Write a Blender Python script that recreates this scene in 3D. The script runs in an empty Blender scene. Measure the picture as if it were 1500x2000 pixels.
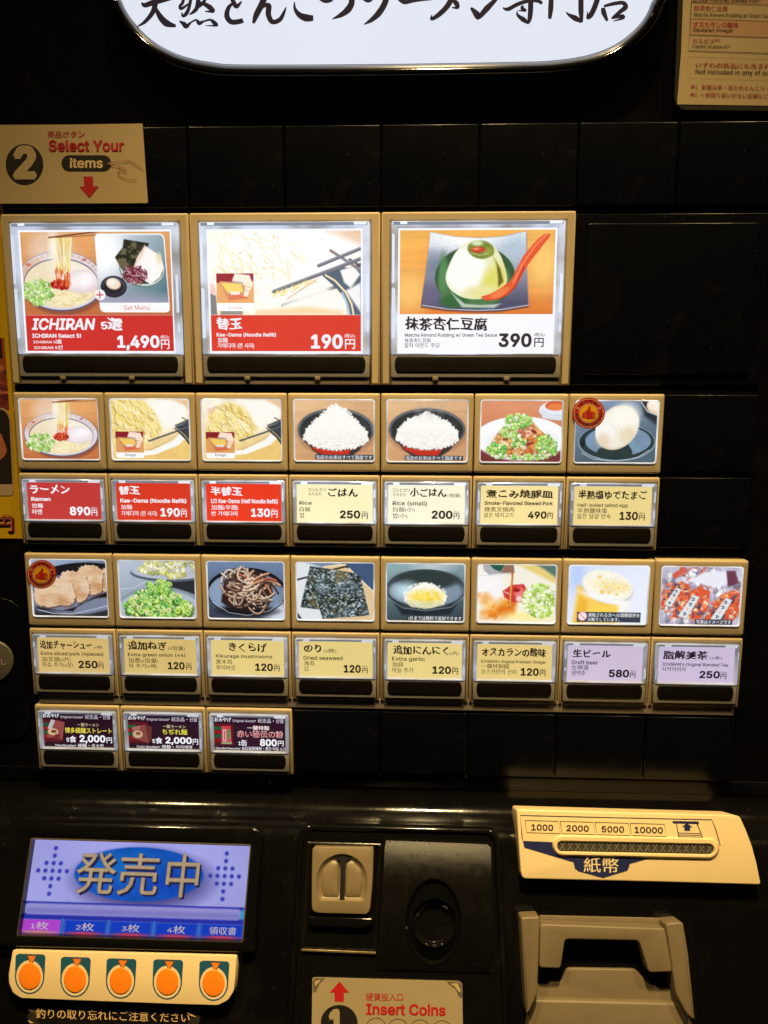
import bpy, bmesh, math, random
import numpy as np
from mathutils import Vector, Matrix

# ------------------------------------------------------------------ camera, world, lamps, exposure
scene = bpy.context.scene
col = scene.collection
S = 0.05            # one button pitch in metres
Z0 = 1.30           # height of the panel origin above the floor
RX, RY, RZ = 0.15328, 0.03798, 0.003
FPX = 1505.0

def _rot(rx, ry, rz):
    c, s = math.cos, math.sin
    X = np.array([[1, 0, 0], [0, c(rx), -s(rx)], [0, s(rx), c(rx)]])
    Y = np.array([[c(ry), 0, s(ry)], [0, 1, 0], [-s(ry), 0, c(ry)]])
    Z = np.array([[c(rz), -s(rz), 0], [s(rz), c(rz), 0], [0, 0, 1]])
    return Z @ X @ Y
RM = _rot(RX, RY, RZ)
CAM = -RM.T @ np.array([-0.04318, 0.49244, 8.47538])      # camera in panel coordinates (U-4, V, D)

def W(u, v, d):
    """panel coordinates (U columns from the left, V down, D away from the viewer) -> world"""
    return Vector(((u - 4.0) * S, d * S, Z0 - v * S))
def Wd(p):
    return Vector((p[0], p[2], -p[1]))

cam_data = bpy.data.cameras.new('camera')
cam = bpy.data.objects.new('camera', cam_data); col.objects.link(cam)
cam_data.sensor_fit = 'VERTICAL'; cam_data.sensor_height = 24.0; cam_data.lens = 24.0 * FPX / 2000.0
cam_data.clip_start = 0.01; cam_data.clip_end = 50
r_, u_, b_ = Wd(RM[0]), Wd(-RM[1]), Wd(-RM[2])
loc = W(CAM[0] + 4, CAM[1], CAM[2])
cam.matrix_world = Matrix(((r_.x, u_.x, b_.x, loc.x), (r_.y, u_.y, b_.y, loc.y), (r_.z, u_.z, b_.z, loc.z), (0, 0, 0, 1)))
scene.camera = cam

world = bpy.data.worlds.new('World'); scene.world = world; world.use_nodes = True
bg = world.node_tree.nodes['Background']; bg.inputs[0].default_value = (0.8, 0.9, 1.0, 1); bg.inputs[1].default_value = 0.004

def lamp(name, pos, target, power, size, cone, color=(1.0, 0.725, 0.335)):
    d = bpy.data.lights.new(name, 'SPOT'); d.shadow_soft_size = size; d.energy = power; d.color = color
    d.spot_size = math.radians(cone); d.spot_blend = 1.0
    o = bpy.data.objects.new(name, d); col.objects.link(o); o.location = pos
    o.rotation_euler = (Vector(target) - Vector(pos)).to_track_quat('-Z', 'Y').to_euler()
    return o
lamp('ceiling_spotlight', (0.05, -0.37, 2.45), (0.02, -0.10, 1.01), 108.0, 0.03, 38)
lamp('ceiling_spotlight', (-0.50, -0.45, 2.45), (-0.06, -0.10, 1.05), 31.0, 0.03, 42)
lamp('ceiling_spotlight', (0.58, -0.45, 2.45), (0.06, -0.10, 1.05), 31.0, 0.03, 42)

vs = scene.view_settings
vs.view_transform = 'Standard'; vs.look = 'None'; vs.exposure = 0.0; vs.gamma = 1.0
try: vs.use_curve_mapping = False
except Exception: pass
scene.cycles.max_bounces = 6
scene.cycles.sample_clamp_indirect = 4.0

# ------------------------------------------------------------------ geometry of the picture plane
def unproj(px, py, d0=0.0, tan=0.0, v0=0.0):
    ray = RM.T @ np.array([(px - 750) / FPX, (py - 1000) / FPX, 1.0])
    s = (d0 + v0 * tan - CAM[2] - CAM[1] * tan) / (ray[2] + ray[1] * tan)
    return CAM + s * ray                # (U-4, V, D)
ANG = math.radians(24); TAN = math.tan(ANG)
CN = np.array([0, -math.sin(ANG), -math.cos(ANG)])     # outward normal of the sloping console, panel coordinates
def con(px, py, h=0.0):
    """point of the sloping console face (raised by h along its normal) seen at photo position px, py"""
    p = unproj(px, py, -0.3 - h / math.cos(ANG), TAN, 3.0)
    return p
def pan(px, py, h=0.0):
    return unproj(px, py, -h)
def up(p, n, h):                                       # shift a panel-coordinate point along n
    return np.asarray(p) + np.asarray(n) * h
PN = np.array([0, 0, -1.0])
def toW(p):
    return Vector((p[0] * S, p[2] * S, Z0 - p[1] * S))

# ------------------------------------------------------------------ materials
def lin(c):
    c = np.asarray(c, float) / 255.0
    return np.where(c <= 0.04045, c / 12.92, ((c + 0.055) / 1.055) ** 2.4)
def rgba(c):
    l = lin(c); return (float(l[0]), float(l[1]), float(l[2]), 1.0)
_M = {}
def new_mat(name):
    m = bpy.data.materials.new(name); m.use_nodes = True
    nt = m.node_tree; b = nt.nodes['Principled BSDF']
    return m, nt, b
def mat(name, base, rough=0.4, spec=0.5, metal=0.0, noise=0.0, nscale=30.0, bump=0.0, bscale=400.0, coat=0.0, rvar=0.0):
    """procedural surface: base colour (linear) broken by noise, bump grain and varied roughness"""
    if name in _M: return _M[name]
    m, nt, b = new_mat(name)
    b.inputs['Roughness'].default_value = rough; b.inputs['Specular IOR Level'].default_value = spec
    b.inputs['Metallic'].default_value = metal; b.inputs['Coat Weight'].default_value = coat
    tc = nt.nodes.new('ShaderNodeTexCoord')
    n = nt.nodes.new('ShaderNodeTexNoise'); n.inputs['Scale'].default_value = nscale; n.inputs['Detail'].default_value = 6
    nt.links.new(tc.outputs['Object'], n.inputs['Vector'])
    mx = nt.nodes.new('ShaderNodeMix'); mx.data_type = 'RGBA'
    lo = [c * (1 - noise) for c in base]; hi = [c * (1 + noise) for c in base]
    mx.inputs[6].default_value = (*lo, 1); mx.inputs[7].default_value = (*hi, 1)
    nt.links.new(n.outputs['Fac'], mx.inputs[0]); nt.links.new(mx.outputs[2], b.inputs['Base Color'])
    if rvar:
        mr = nt.nodes.new('ShaderNodeMapRange'); mr.inputs[1].default_value = 0.3; mr.inputs[2].default_value = 0.7
        mr.inputs[3].default_value = max(0.02, rough - rvar); mr.inputs[4].default_value = rough + rvar
        nt.links.new(n.outputs['Fac'], mr.inputs[0]); nt.links.new(mr.outputs[0], b.inputs['Roughness'])
    if bump:
        n2 = nt.nodes.new('ShaderNodeTexNoise'); n2.inputs['Scale'].default_value = bscale; n2.inputs['Detail'].default_value = 3
        nt.links.new(tc.outputs['Object'], n2.inputs['Vector'])
        bp = nt.nodes.new('ShaderNodeBump'); bp.inputs['Strength'].default_value = bump; bp.inputs['Distance'].default_value = 0.0005
        nt.links.new(n2.outputs['Fac'], bp.inputs['Height']); nt.links.new(bp.outputs[0], b.inputs['Normal'])
    _M[name] = m; return m
def ink(c):
    """flat printed ink that is only lit from outside"""
    k = 'ink_%d_%d_%d' % tuple(int(x) for x in c)
    return mat(k, [float(x) for x in lin(c)], rough=0.5, noise=0.05, nscale=200)
def lit(c, s=1.0, var=0.0, scale=40.0):
    """backlit translucent print: gives off its own light"""
    k = 'lit_%d_%d_%d_%.2f_%.2f' % (*[int(x) for x in c], s, var)
    if k in _M: return _M[k]
    m, nt, b = new_mat(k)
    b.inputs['Base Color'].default_value = (0.003, 0.003, 0.003, 1); b.inputs['Roughness'].default_value = 0.3
    l = lin(c)
    tc = nt.nodes.new('ShaderNodeTexCoord'); n = nt.nodes.new('ShaderNodeTexNoise')
    n.inputs['Scale'].default_value = scale; n.inputs['Detail'].default_value = 2
    nt.links.new(tc.outputs['Object'], n.inputs['Vector'])
    mx = nt.nodes.new('ShaderNodeMix'); mx.data_type = 'RGBA'
    mx.inputs[6].default_value = (*[float(x * (1 - var)) for x in l], 1); mx.inputs[7].default_value = (*[float(x * (1 + var)) for x in l], 1)
    nt.links.new(n.outputs['Fac'], mx.inputs[0]); nt.links.new(mx.outputs[2], b.inputs['Emission Color'])
    b.inputs['Emission Strength'].default_value = s
    _M[k] = m; return m
def print_mat(name, emit, rough=0.3, s=1.0):
    """printed picture whose colours are stored on the mesh; emit: backlit, else lit from outside"""
    if name in _M: return _M[name]
    m, nt, b = new_mat(name)
    a = nt.nodes.new('ShaderNodeAttribute'); a.attribute_name = 'print'
    b.inputs['Roughness'].default_value = rough
    if emit:
        b.inputs['Base Color'].default_value = (0.003, 0.003, 0.003, 1)
        nt.links.new(a.outputs['Color'], b.inputs['Emission Color']); b.inputs['Emission Strength'].default_value = s
    else:
        nt.links.new(a.outputs['Color'], b.inputs['Base Color'])
    _M[name] = m; return m
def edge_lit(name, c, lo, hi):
    """clear acrylic rim; the backlight it carries is put in as streaky emission"""
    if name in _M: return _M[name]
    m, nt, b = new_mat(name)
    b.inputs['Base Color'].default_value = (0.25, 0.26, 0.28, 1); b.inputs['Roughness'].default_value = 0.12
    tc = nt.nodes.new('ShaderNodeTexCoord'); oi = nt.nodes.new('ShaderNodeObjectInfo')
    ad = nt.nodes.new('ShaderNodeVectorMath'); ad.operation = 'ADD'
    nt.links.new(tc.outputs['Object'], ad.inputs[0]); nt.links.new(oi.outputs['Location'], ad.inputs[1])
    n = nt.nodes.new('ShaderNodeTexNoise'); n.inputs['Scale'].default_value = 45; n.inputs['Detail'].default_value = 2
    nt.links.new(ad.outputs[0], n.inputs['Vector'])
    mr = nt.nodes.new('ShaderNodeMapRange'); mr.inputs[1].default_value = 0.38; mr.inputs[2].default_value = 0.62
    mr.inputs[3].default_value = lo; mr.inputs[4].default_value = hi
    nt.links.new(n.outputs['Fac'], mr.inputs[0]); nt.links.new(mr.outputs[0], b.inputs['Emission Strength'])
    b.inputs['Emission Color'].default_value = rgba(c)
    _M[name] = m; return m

CREAM = mat('cream_plastic', (0.50, 0.395, 0.235), rough=0.48, spec=0.32, noise=0.06, nscale=60, bump=0.05, bscale=900)
CREAM_PLATE = mat('cream_enamel', (0.78, 0.615, 0.34), rough=0.35, noise=0.04, nscale=50, bump=0.02)
def piece_variation(m, amount):
    """each moulded piece differs slightly in tone"""
    nt = m.node_tree; b = nt.nodes['Principled BSDF']; src = b.inputs['Base Color'].links[0].from_socket
    oi = nt.nodes.new('ShaderNodeObjectInfo'); hs = nt.nodes.new('ShaderNodeHueSaturation'); mr = nt.nodes.new('ShaderNodeMapRange')
    mr.inputs[3].default_value = 1 - amount; mr.inputs[4].default_value = 1 + amount
    nt.links.new(oi.outputs['Random'], mr.inputs[0]); nt.links.new(mr.outputs[0], hs.inputs['Value']); nt.links.new(src, hs.inputs['Color']); nt.links.new(hs.outputs[0], b.inputs['Base Color'])
piece_variation(CREAM, .08)
BEIGE = mat('beige_plastic', (0.215, 0.163, 0.090), rough=0.42, noise=0.06, nscale=80, bump=0.08, bscale=1200)
BLACK = mat('black_panel', (0.0026, 0.0030, 0.0042), rough=0.24, spec=0.17, noise=0.3, nscale=90, rvar=0.02)
GLOSS = mat('black_gloss', (0.004, 0.0038, 0.0036), rough=0.085, noise=0.3, nscale=60, bump=0.04, bscale=500, rvar=0.02)
WORN = mat('worn_black_gloss', (0.006, 0.005, 0.004), rough=0.26, spec=0.55, noise=0.3, nscale=260, bump=0.10, bscale=1500, rvar=0.05)
BAR = mat('press_bar_plastic', (0.0045, 0.003, 0.0024), rough=0.5, spec=0.25, noise=0.3, nscale=200, bump=0.1)
SMOKE = mat('smoked_plastic', (0.30, 0.28, 0.25), rough=0.22, noise=0.25, nscale=120)
BASE = mat('grey_plastic', (0.22, 0.18, 0.145), rough=0.4, noise=0.2, nscale=100)
CAB = mat('cabinet_black', (0.0035, 0.0033, 0.0033), rough=0.11, spec=0.22, noise=0.3, nscale=60, bump=0.05, bscale=500, rvar=0.03)
TRAY = mat('tray_plastic', (0.165, 0.126, 0.072), rough=0.5, noise=0.12, nscale=120, bump=0.12, bscale=1500)
CLIP = mat('tan_clip', (0.26, 0.205, 0.13), rough=0.45)
WRIM = mat('worn_rim', (.075, .058, .034), rough=.35, noise=.5, nscale=300)
DARK = mat('dark_cavity', (0.004, 0.004, 0.004), rough=0.6)
RIM = mat('pale_lens_rim', (0.75, 0.72, 0.68), rough=0.3, noise=0.05)
BRASS = mat('worn_metal_edge', (0.55, 0.42, 0.22), rough=0.35, metal=0.8, noise=0.3, nscale=200)
GREYMETAL = mat('grey_button_metal', (0.16, 0.14, 0.11), rough=0.4, metal=0.3, noise=0.2, nscale=150)
PRINT_LIT = print_mat('backlit_photo_print', True)
PRINT = print_mat('paper_photo_print', False, 0.5)

def dust(m, amount=1.0):
    """sparse dust specks and faint smears on a black surface"""
    nt = m.node_tree; b = nt.nodes['Principled BSDF']; src = b.inputs['Base Color'].links[0].from_socket
    tc = nt.nodes.new('ShaderNodeTexCoord')
    vo = nt.nodes.new('ShaderNodeTexVoronoi'); vo.inputs['Scale'].default_value = 260; nt.links.new(tc.outputs['Object'], vo.inputs['Vector'])
    lt = nt.nodes.new('ShaderNodeMath'); lt.operation = 'LESS_THAN'; lt.inputs[1].default_value = 0.075; nt.links.new(vo.outputs['Distance'], lt.inputs[0])
    sep = nt.nodes.new('ShaderNodeSeparateColor'); nt.links.new(vo.outputs['Color'], sep.inputs[0])
    gt = nt.nodes.new('ShaderNodeMath'); gt.operation = 'GREATER_THAN'; gt.inputs[1].default_value = 0.86; nt.links.new(sep.outputs[0], gt.inputs[0])
    mu = nt.nodes.new('ShaderNodeMath'); mu.operation = 'MULTIPLY'; nt.links.new(lt.outputs[0], mu.inputs[0]); nt.links.new(gt.outputs[0], mu.inputs[1])
    m2 = nt.nodes.new('ShaderNodeMath'); m2.operation = 'MULTIPLY'; m2.inputs[1].default_value = 0.28 * amount; nt.links.new(mu.outputs[0], m2.inputs[0])
    sm = nt.nodes.new('ShaderNodeTexNoise'); sm.inputs['Scale'].default_value = 24; sm.inputs['Detail'].default_value = 8; sm.inputs['Distortion'].default_value = 1.5; nt.links.new(tc.outputs['Object'], sm.inputs['Vector'])
    mr = nt.nodes.new('ShaderNodeMapRange'); mr.inputs[1].default_value = .56; mr.inputs[2].default_value = .78; mr.inputs[4].default_value = .035 * amount; nt.links.new(sm.outputs['Fac'], mr.inputs[0])
    ad = nt.nodes.new('ShaderNodeMath'); ad.operation = 'ADD'; nt.links.new(m2.outputs[0], ad.inputs[0]); nt.links.new(mr.outputs[0], ad.inputs[1])
    mx = nt.nodes.new('ShaderNodeMix'); mx.data_type = 'RGBA'; nt.links.new(ad.outputs[0], mx.inputs[0]); nt.links.new(src, mx.inputs[6]); mx.inputs[7].default_value = (.14, .125, .10, 1)
    nt.links.new(mx.outputs[2], b.inputs['Base Color'])
for m_ in (BLACK, CAB, GLOSS, BAR): dust(m_)

# ------------------------------------------------------------------ mesh builder
class MB:
    def __init__(s): s.v = []; s.f = []; s.m = []; s.mats = []; s.c = {}; s.smooth = []
    def mi(s, m):
        if m not in s.mats: s.mats.append(m)
        return s.mats.index(m)
    def add(s, verts, faces, m, smooth=False, colors=None):
        o = len(s.v); s.v += [tuple(x) for x in verts]; k = s.mi(m)
        for f in faces: s.f.append([i + o for i in f]); s.m.append(k); s.smooth.append(smooth)
        if colors is not None: s.c[o] = np.asarray(colors, float)
        return s
    def loft(s, loops, m, cap0=False, cap1=False, smooth=True, closed=True):
        n = len(loops[0]); vs_ = [p for l in loops for p in l]; fs = []
        for a in range(len(loops) - 1):
            for i in range(n if closed else n - 1):
                j = (i + 1) % n
                fs.append([a * n + i, a * n + j, (a + 1) * n + j, (a + 1) * n + i])
        k = len(fs)
        if cap0: fs.append(list(range(n))[::-1])
        if cap1: fs.append([(len(loops) - 1) * n + i for i in range(n)])
        s.add(vs_, fs, m, smooth)
        for i in range(len(fs) - k): s.smooth[-1 - i] = False
        return s
    def build(s, name, parent=None, origin=None, sharp=35):
        """origin in panel coordinates; mesh vertices are panel coordinates"""
        if origin is None:
            a = np.array(s.v); origin = ((a.min(0) + a.max(0)) / 2)
        o3 = toW(origin)
        me = bpy.data.meshes.new(name)
        me.from_pydata([toW(p) - o3 for p in s.v], [], s.f)
        for m in s.mats: me.materials.append(m)
        me.polygons.foreach_set('material_index', s.m)
        me.polygons.foreach_set('use_smooth', s.smooth)
        if s.c:
            at = me.color_attributes.new('print', 'FLOAT_COLOR', 'POINT')
            arr = np.ones((len(s.v), 4)); arr[:, :3] = 0
            for o, c in s.c.items(): arr[o:o + len(c), :3] = c
            at.data.foreach_set('color', arr.ravel())
        me.validate(); me.update()
        bm = bmesh.new(); bm.from_mesh(me)
        if len(bm.faces) < 3000:
            bmesh.ops.recalc_face_normals(bm, faces=bm.faces)
            ng = [f for f in bm.faces if len(f.verts) > 4]
            if ng: bmesh.ops.triangulate(bm, faces=ng, quad_method='BEAUTY', ngon_method='EAR_CLIP')
        bm.to_mesh(me); bm.free()
        if any(s.smooth): me.set_sharp_from_angle(angle=math.radians(sharp))
        ob = bpy.data.objects.new(name, me); col.objects.link(ob)
        if parent is not None: ob.parent = parent; ob.location = o3 - wloc(parent)
        else: ob.location = o3
        return ob
def wloc(o):
    p = Vector((0, 0, 0))
    while o is not None: p = p + o.location; o = o.parent
    return p

def rrect(x0, y0, x1, y1, r, n=4):
    out = []
    for cx, cy, a0 in ((x1 - r, y0 + r, -90), (x1 - r, y1 - r, 0), (x0 + r, y1 - r, 90), (x0 + r, y0 + r, 180)):
        for i in range(n + 1):
            a = math.radians(a0 + 90 * i / n); out.append((cx + r * math.cos(a), cy + r * math.sin(a)))
    return out
def roundpoly(pts, r, n=4):
    """round the corners of a polygon"""
    out = []; k = len(pts)
    rr = r if isinstance(r, (list, tuple)) else [r] * k
    for i in range(k):
        p, a, b = np.array(pts[i], float), np.array(pts[i - 1], float), np.array(pts[(i + 1) % k], float)
        d = min(rr[i], np.linalg.norm(a - p) * .48, np.linalg.norm(b - p) * .48)
        if d <= 0: out.append(tuple(p)); continue
        s0 = p + (a - p) / np.linalg.norm(a - p) * d; s1 = p + (b - p) / np.linalg.norm(b - p) * d
        for j in range(n + 1):
            t = j / n; out.append(tuple((1 - t) ** 2 * s0 + 2 * t * (1 - t) * p + t * t * s1))
    return out
def inset2(pts, d):
    """move a 2-D outline inwards by d (mitred); orientation independent"""
    p = np.array(pts, float); k = len(p)
    area = 0.5 * np.sum(p[:, 0] * np.roll(p[:, 1], -1) - np.roll(p[:, 0], -1) * p[:, 1])
    sg = 1 if area > 0 else -1
    e = np.roll(p, -1, 0) - p; L = np.linalg.norm(e, axis=1, keepdims=True); L[L < 1e-12] = 1
    e = e / L; nrm = np.stack([-e[:, 1], e[:, 0]], 1) * sg
    n0 = np.roll(nrm, 1, 0); b = n0 + nrm; q = np.sum(b * nrm, 1, keepdims=True); q = np.maximum(q, 0.35)
    return p + b / q * d
def prism_uv(mb, outline, dfront, dback, m, bev=0.0, seg=3, smooth=True, at=(0, 0)):
    """prism over an outline in (u, v) with a rounded front edge"""
    o = [(x + at[0], y + at[1]) for x, y in outline]
    loops = [[(x - 4, y, dback) for x, y in o]]
    if bev:
        for i in range(seg + 1):
            a = math.pi / 2 * i / seg
            q = inset2(o, bev * (1 - math.cos(a))); d = dfront + bev * (1 - math.sin(a))
            loops.append([(x - 4, y, d) for x, y in q])
    else: loops.append([(x - 4, y, dfront) for x, y in o])
    mb.loft(loops, m, cap1=True, smooth=smooth)
def prism_px(mb, outline, surf, n, h, depth, m, bev=0.0, seg=3, smooth=True):
    """prism whose front outline is given in photo pixels on surface surf raised by h; goes back along -n by depth"""
    P = [surf(x, y, h) for x, y in outline]
    n = np.asarray(n, float)
    c = np.mean(P, 0)
    ex = np.array([1.0, 0, 0]); ex -= n * ex.dot(n); ex /= np.linalg.norm(ex); ey = np.cross(n, ex)
    q = [((p - c).dot(ex), (p - c).dot(ey)) for p in P]
    def back(pts, off): return [c + ex * a + ey * b - n * off for a, b in pts]
    loops = [back(q, depth)]
    if bev:
        for i in range(seg + 1):
            a = math.pi / 2 * i / seg
            loops.append(back(inset2(q, bev * (1 - math.cos(a))), bev * (1 - math.sin(a))))
    else: loops.append(back(q, 0))
    mb.loft(loops, m, cap1=True, smooth=smooth)
def flat_px(mb, outline, surf, h, m):
    P = [surf(x, y, h) for x, y in outline]
    mb.add(P, [list(range(len(P)))], m)
def stroke(pts, w):
    """polyline -> closed outline of width w (or a list of widths)"""
    p = np.array(pts, float); k = len(p); ws = np.array(w if isinstance(w, (list, tuple)) else [w] * k, float)
    t = np.gradient(p, axis=0); t /= np.maximum(np.linalg.norm(t, axis=1, keepdims=True), 1e-9)
    n = np.stack([-t[:, 1], t[:, 0]], 1) * ws[:, None] / 2
    return p + n, p - n
def stroke_px(mb, pts, w, surf, h, m, close=False):
    if close: pts = list(pts) + [pts[0], pts[1]]
    a, b = stroke(pts, w); k = len(a)
    P = [surf(x, y, h) for x, y in a] + [surf(x, y, h) for x, y in b]
    mb.add(P, [[i, i + 1, k + i + 1, k + i] for i in range(k - 1)], m)
def circ(cx, cy, rx, ry=None, n=40, a0=0, a1=360):
    ry = rx if ry is None else ry
    full = abs(a1 - a0) >= 360
    return [(cx + rx * math.cos(math.radians(a0 + (a1 - a0) * i / (n if full else n - 1))),
             cy + ry * math.sin(math.radians(a0 + (a1 - a0) * i / (n if full else n - 1)))) for i in range(n)]

# ------------------------------------------------------------------ text
_T = {}
SANS = None
try:      # the sans face that ships inside Blender itself; its built-in font is the fallback
    import os
    fp = os.path.join(bpy.utils.system_resource('DATAFILES', path='fonts'), 'Inter.woff2')
    if os.path.exists(fp): SANS = bpy.data.fonts.load(fp)
except Exception:
    SANS = None
_R = {}
def fill_outlines(v, edges):
    """fill glyph contours by winding, each outer contour with its own holes (faces may overlap, never cancel)"""
    from mathutils.geometry import tessellate_polygon
    nxt = {}
    for a, b in edges: nxt.setdefault(a, []).append(b); nxt.setdefault(b, []).append(a)
    seen = set(); loops = []
    for st in range(len(v)):
        if st in seen or st not in nxt: continue
        lp = [st]; seen.add(st); cur = st
        while True:
            c = [q for q in nxt[cur] if q not in seen]
            if not c: break
            cur = min(c) if len(lp) == 1 else c[0]; seen.add(cur); lp.append(cur)
        if len(lp) > 2: loops.append(lp)
    def area(lp):
        p = v[lp]; return .5 * np.sum(p[:, 0] * np.roll(p[:, 1], -1) - np.roll(p[:, 0], -1) * p[:, 1])
    def inside(pt, lp):
        p = v[lp]; q = np.roll(p, -1, 0)
        c = ((p[:, 1] > pt[1]) != (q[:, 1] > pt[1])) & (pt[0] < (q[:, 0] - p[:, 0]) * (pt[1] - p[:, 1]) / (q[:, 1] - p[:, 1] + 1e-12) + p[:, 0])
        return c.sum() % 2 == 1
    A = [area(l) for l in loops]
    if not A: return []
    sg = np.sign(A[int(np.argmax(np.abs(A)))])
    outer = [k for k in range(len(loops)) if A[k] * sg > 0]; holes = {k: [] for k in outer}
    for k in range(len(loops)):
        if A[k] * sg > 0: continue
        c = [o for o in outer if abs(A[o]) > abs(A[k]) and sum(inside(v[t], loops[o]) for t in loops[k]) > len(loops[k]) * .6]
        if c: holes[min(c, key=lambda o: abs(A[o]))].append(k)
    F = []
    for o in outer:
        ids = list(loops[o]); polys = [[Vector((*v[t], 0)) for t in loops[o]]]
        for h in holes[o]: ids += loops[h]; polys.append([Vector((*v[t], 0)) for t in loops[h]])
        F += [[ids[t] for t in tri] for tri in tessellate_polygon(polys)]
    return F
_R = {}
def run_mesh(body, latin, shear):
    k = (body, latin, shear)
    if k in _R: return _R[k]
    c = bpy.data.curves.new('lettering', 'FONT'); c.body = body; c.shear = shear
    use = latin and SANS is not None
    if use: c.font = SANS
    c.resolution_u = 3; c.fill_mode = 'NONE' if use else 'BOTH'
    o = bpy.data.objects.new('lettering', c)
    me = bpy.data.meshes.new_from_object(o)
    v = np.array([q.co[:2] for q in me.vertices]) if len(me.vertices) else np.zeros((0, 2))
    f = fill_outlines(v, [tuple(e.vertices) for e in me.edges]) if use else [list(p.vertices) for p in me.polygons]
    bpy.data.objects.remove(o); bpy.data.curves.remove(c); bpy.data.meshes.remove(me)
    _R[k] = (v, f); return _R[k]
def glyphs(body, bold=0.0, shear=0.0, nib=False):
    """outline text as a normalised 2-D mesh: box x 0..1, y 0..1 (down); bold by overprinting; layer index per vertex"""
    k = (body, bold, shear, nib)
    if k in _T: return _T[k]
    runs = []; mixed = False
    for ch in body:
        la = ord(ch) < 256
        if not la: mixed = True
        if runs and (runs[-1][1] == la or ch == ' '): runs[-1][0] += ch
        else: runs.append([ch, la])
    V = []; F = []; x = 0.0; n = 0
    for r, la in runs:
        t = r.strip(' '); x += .26 * (len(r) - len(r.lstrip(' ')))
        if t:
            v, f = run_mesh(t, la, shear)
            if len(v):
                sc = 1.0 if la else 0.97
                w = v * sc; w = w - np.array([w[:, 0].min(), 0 if la else .02]) + np.array([x, 0])
                V.append(w); F += [[q + n for q in p] for p in f]; n += len(w); x = w[:, 0].max() + .07
        x += .26 * (len(r) - len(r.rstrip(' ')))
    v = np.concatenate(V) if V else np.zeros((0, 2)); f = F
    asp = 1.0; lay = np.zeros(len(v))
    if len(v):
        if mixed and not nib: bold = bold * .5
        if nib: offs = [(t * bold, -t * bold * .7) for t in (-1, -.35, .35, 1)]
        elif bold > .012: offs = [(0, 0)] + [(bold * math.cos(a), bold * math.sin(a)) for a in np.linspace(0, 2 * math.pi, 7)[:6]]
        elif bold > 0.003: offs = [(-bold, 0), (bold, 0)]
        else: offs = [(0, 0)]
        n = len(v); V = []; F = []; lay = []
        for i, q in enumerate(offs):
            V.append(v + np.array(q)); F += [[x + i * n for x in p] for p in f]; lay += [i] * n
        v = np.concatenate(V); f = F; lay = np.array(lay)
        lo, hi = v.min(0), v.max(0); sz = np.maximum(hi - lo, 1e-6); asp = sz[0] / sz[1]
        v = (v - lo) / sz; v[:, 1] = 1 - v[:, 1]
    _T[k] = (v, f, asp, lay); return _T[k]
def text(mb, body, box, fn, m, bold=0.0, shear=0.0, slope=0.0, brush=False, keep=None):
    """box x0,y0,x1,y1 in the coordinates that fn maps to panel points"""
    v, f, asp, lay = glyphs(body, bold, shear, brush)
    if not len(v): return
    x0, y0, x1, y1 = box
    X = x0 + v[:, 0] * (x1 - x0); Y = y0 + v[:, 1] * (y1 - y0)
    if brush:
        hh = (y1 - y0); q = np.array([X, Y]) / hh
        X = X + hh * 0.03 * np.sin(q[1] * 7 + q[0] * 2.3); Y = Y + hh * 0.03 * np.sin(q[0] * 6.1 + 1.3) - hh * 0.05 * np.sin(q[0] * 3.0)
    Y = Y + slope * (X - x0)
    P = np.array([fn(a, b) for a, b in zip(X, Y)]); P = P + (CAM - P) * (lay * 2.5e-5)[:, None]
    mb.add(P, f, m)

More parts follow.
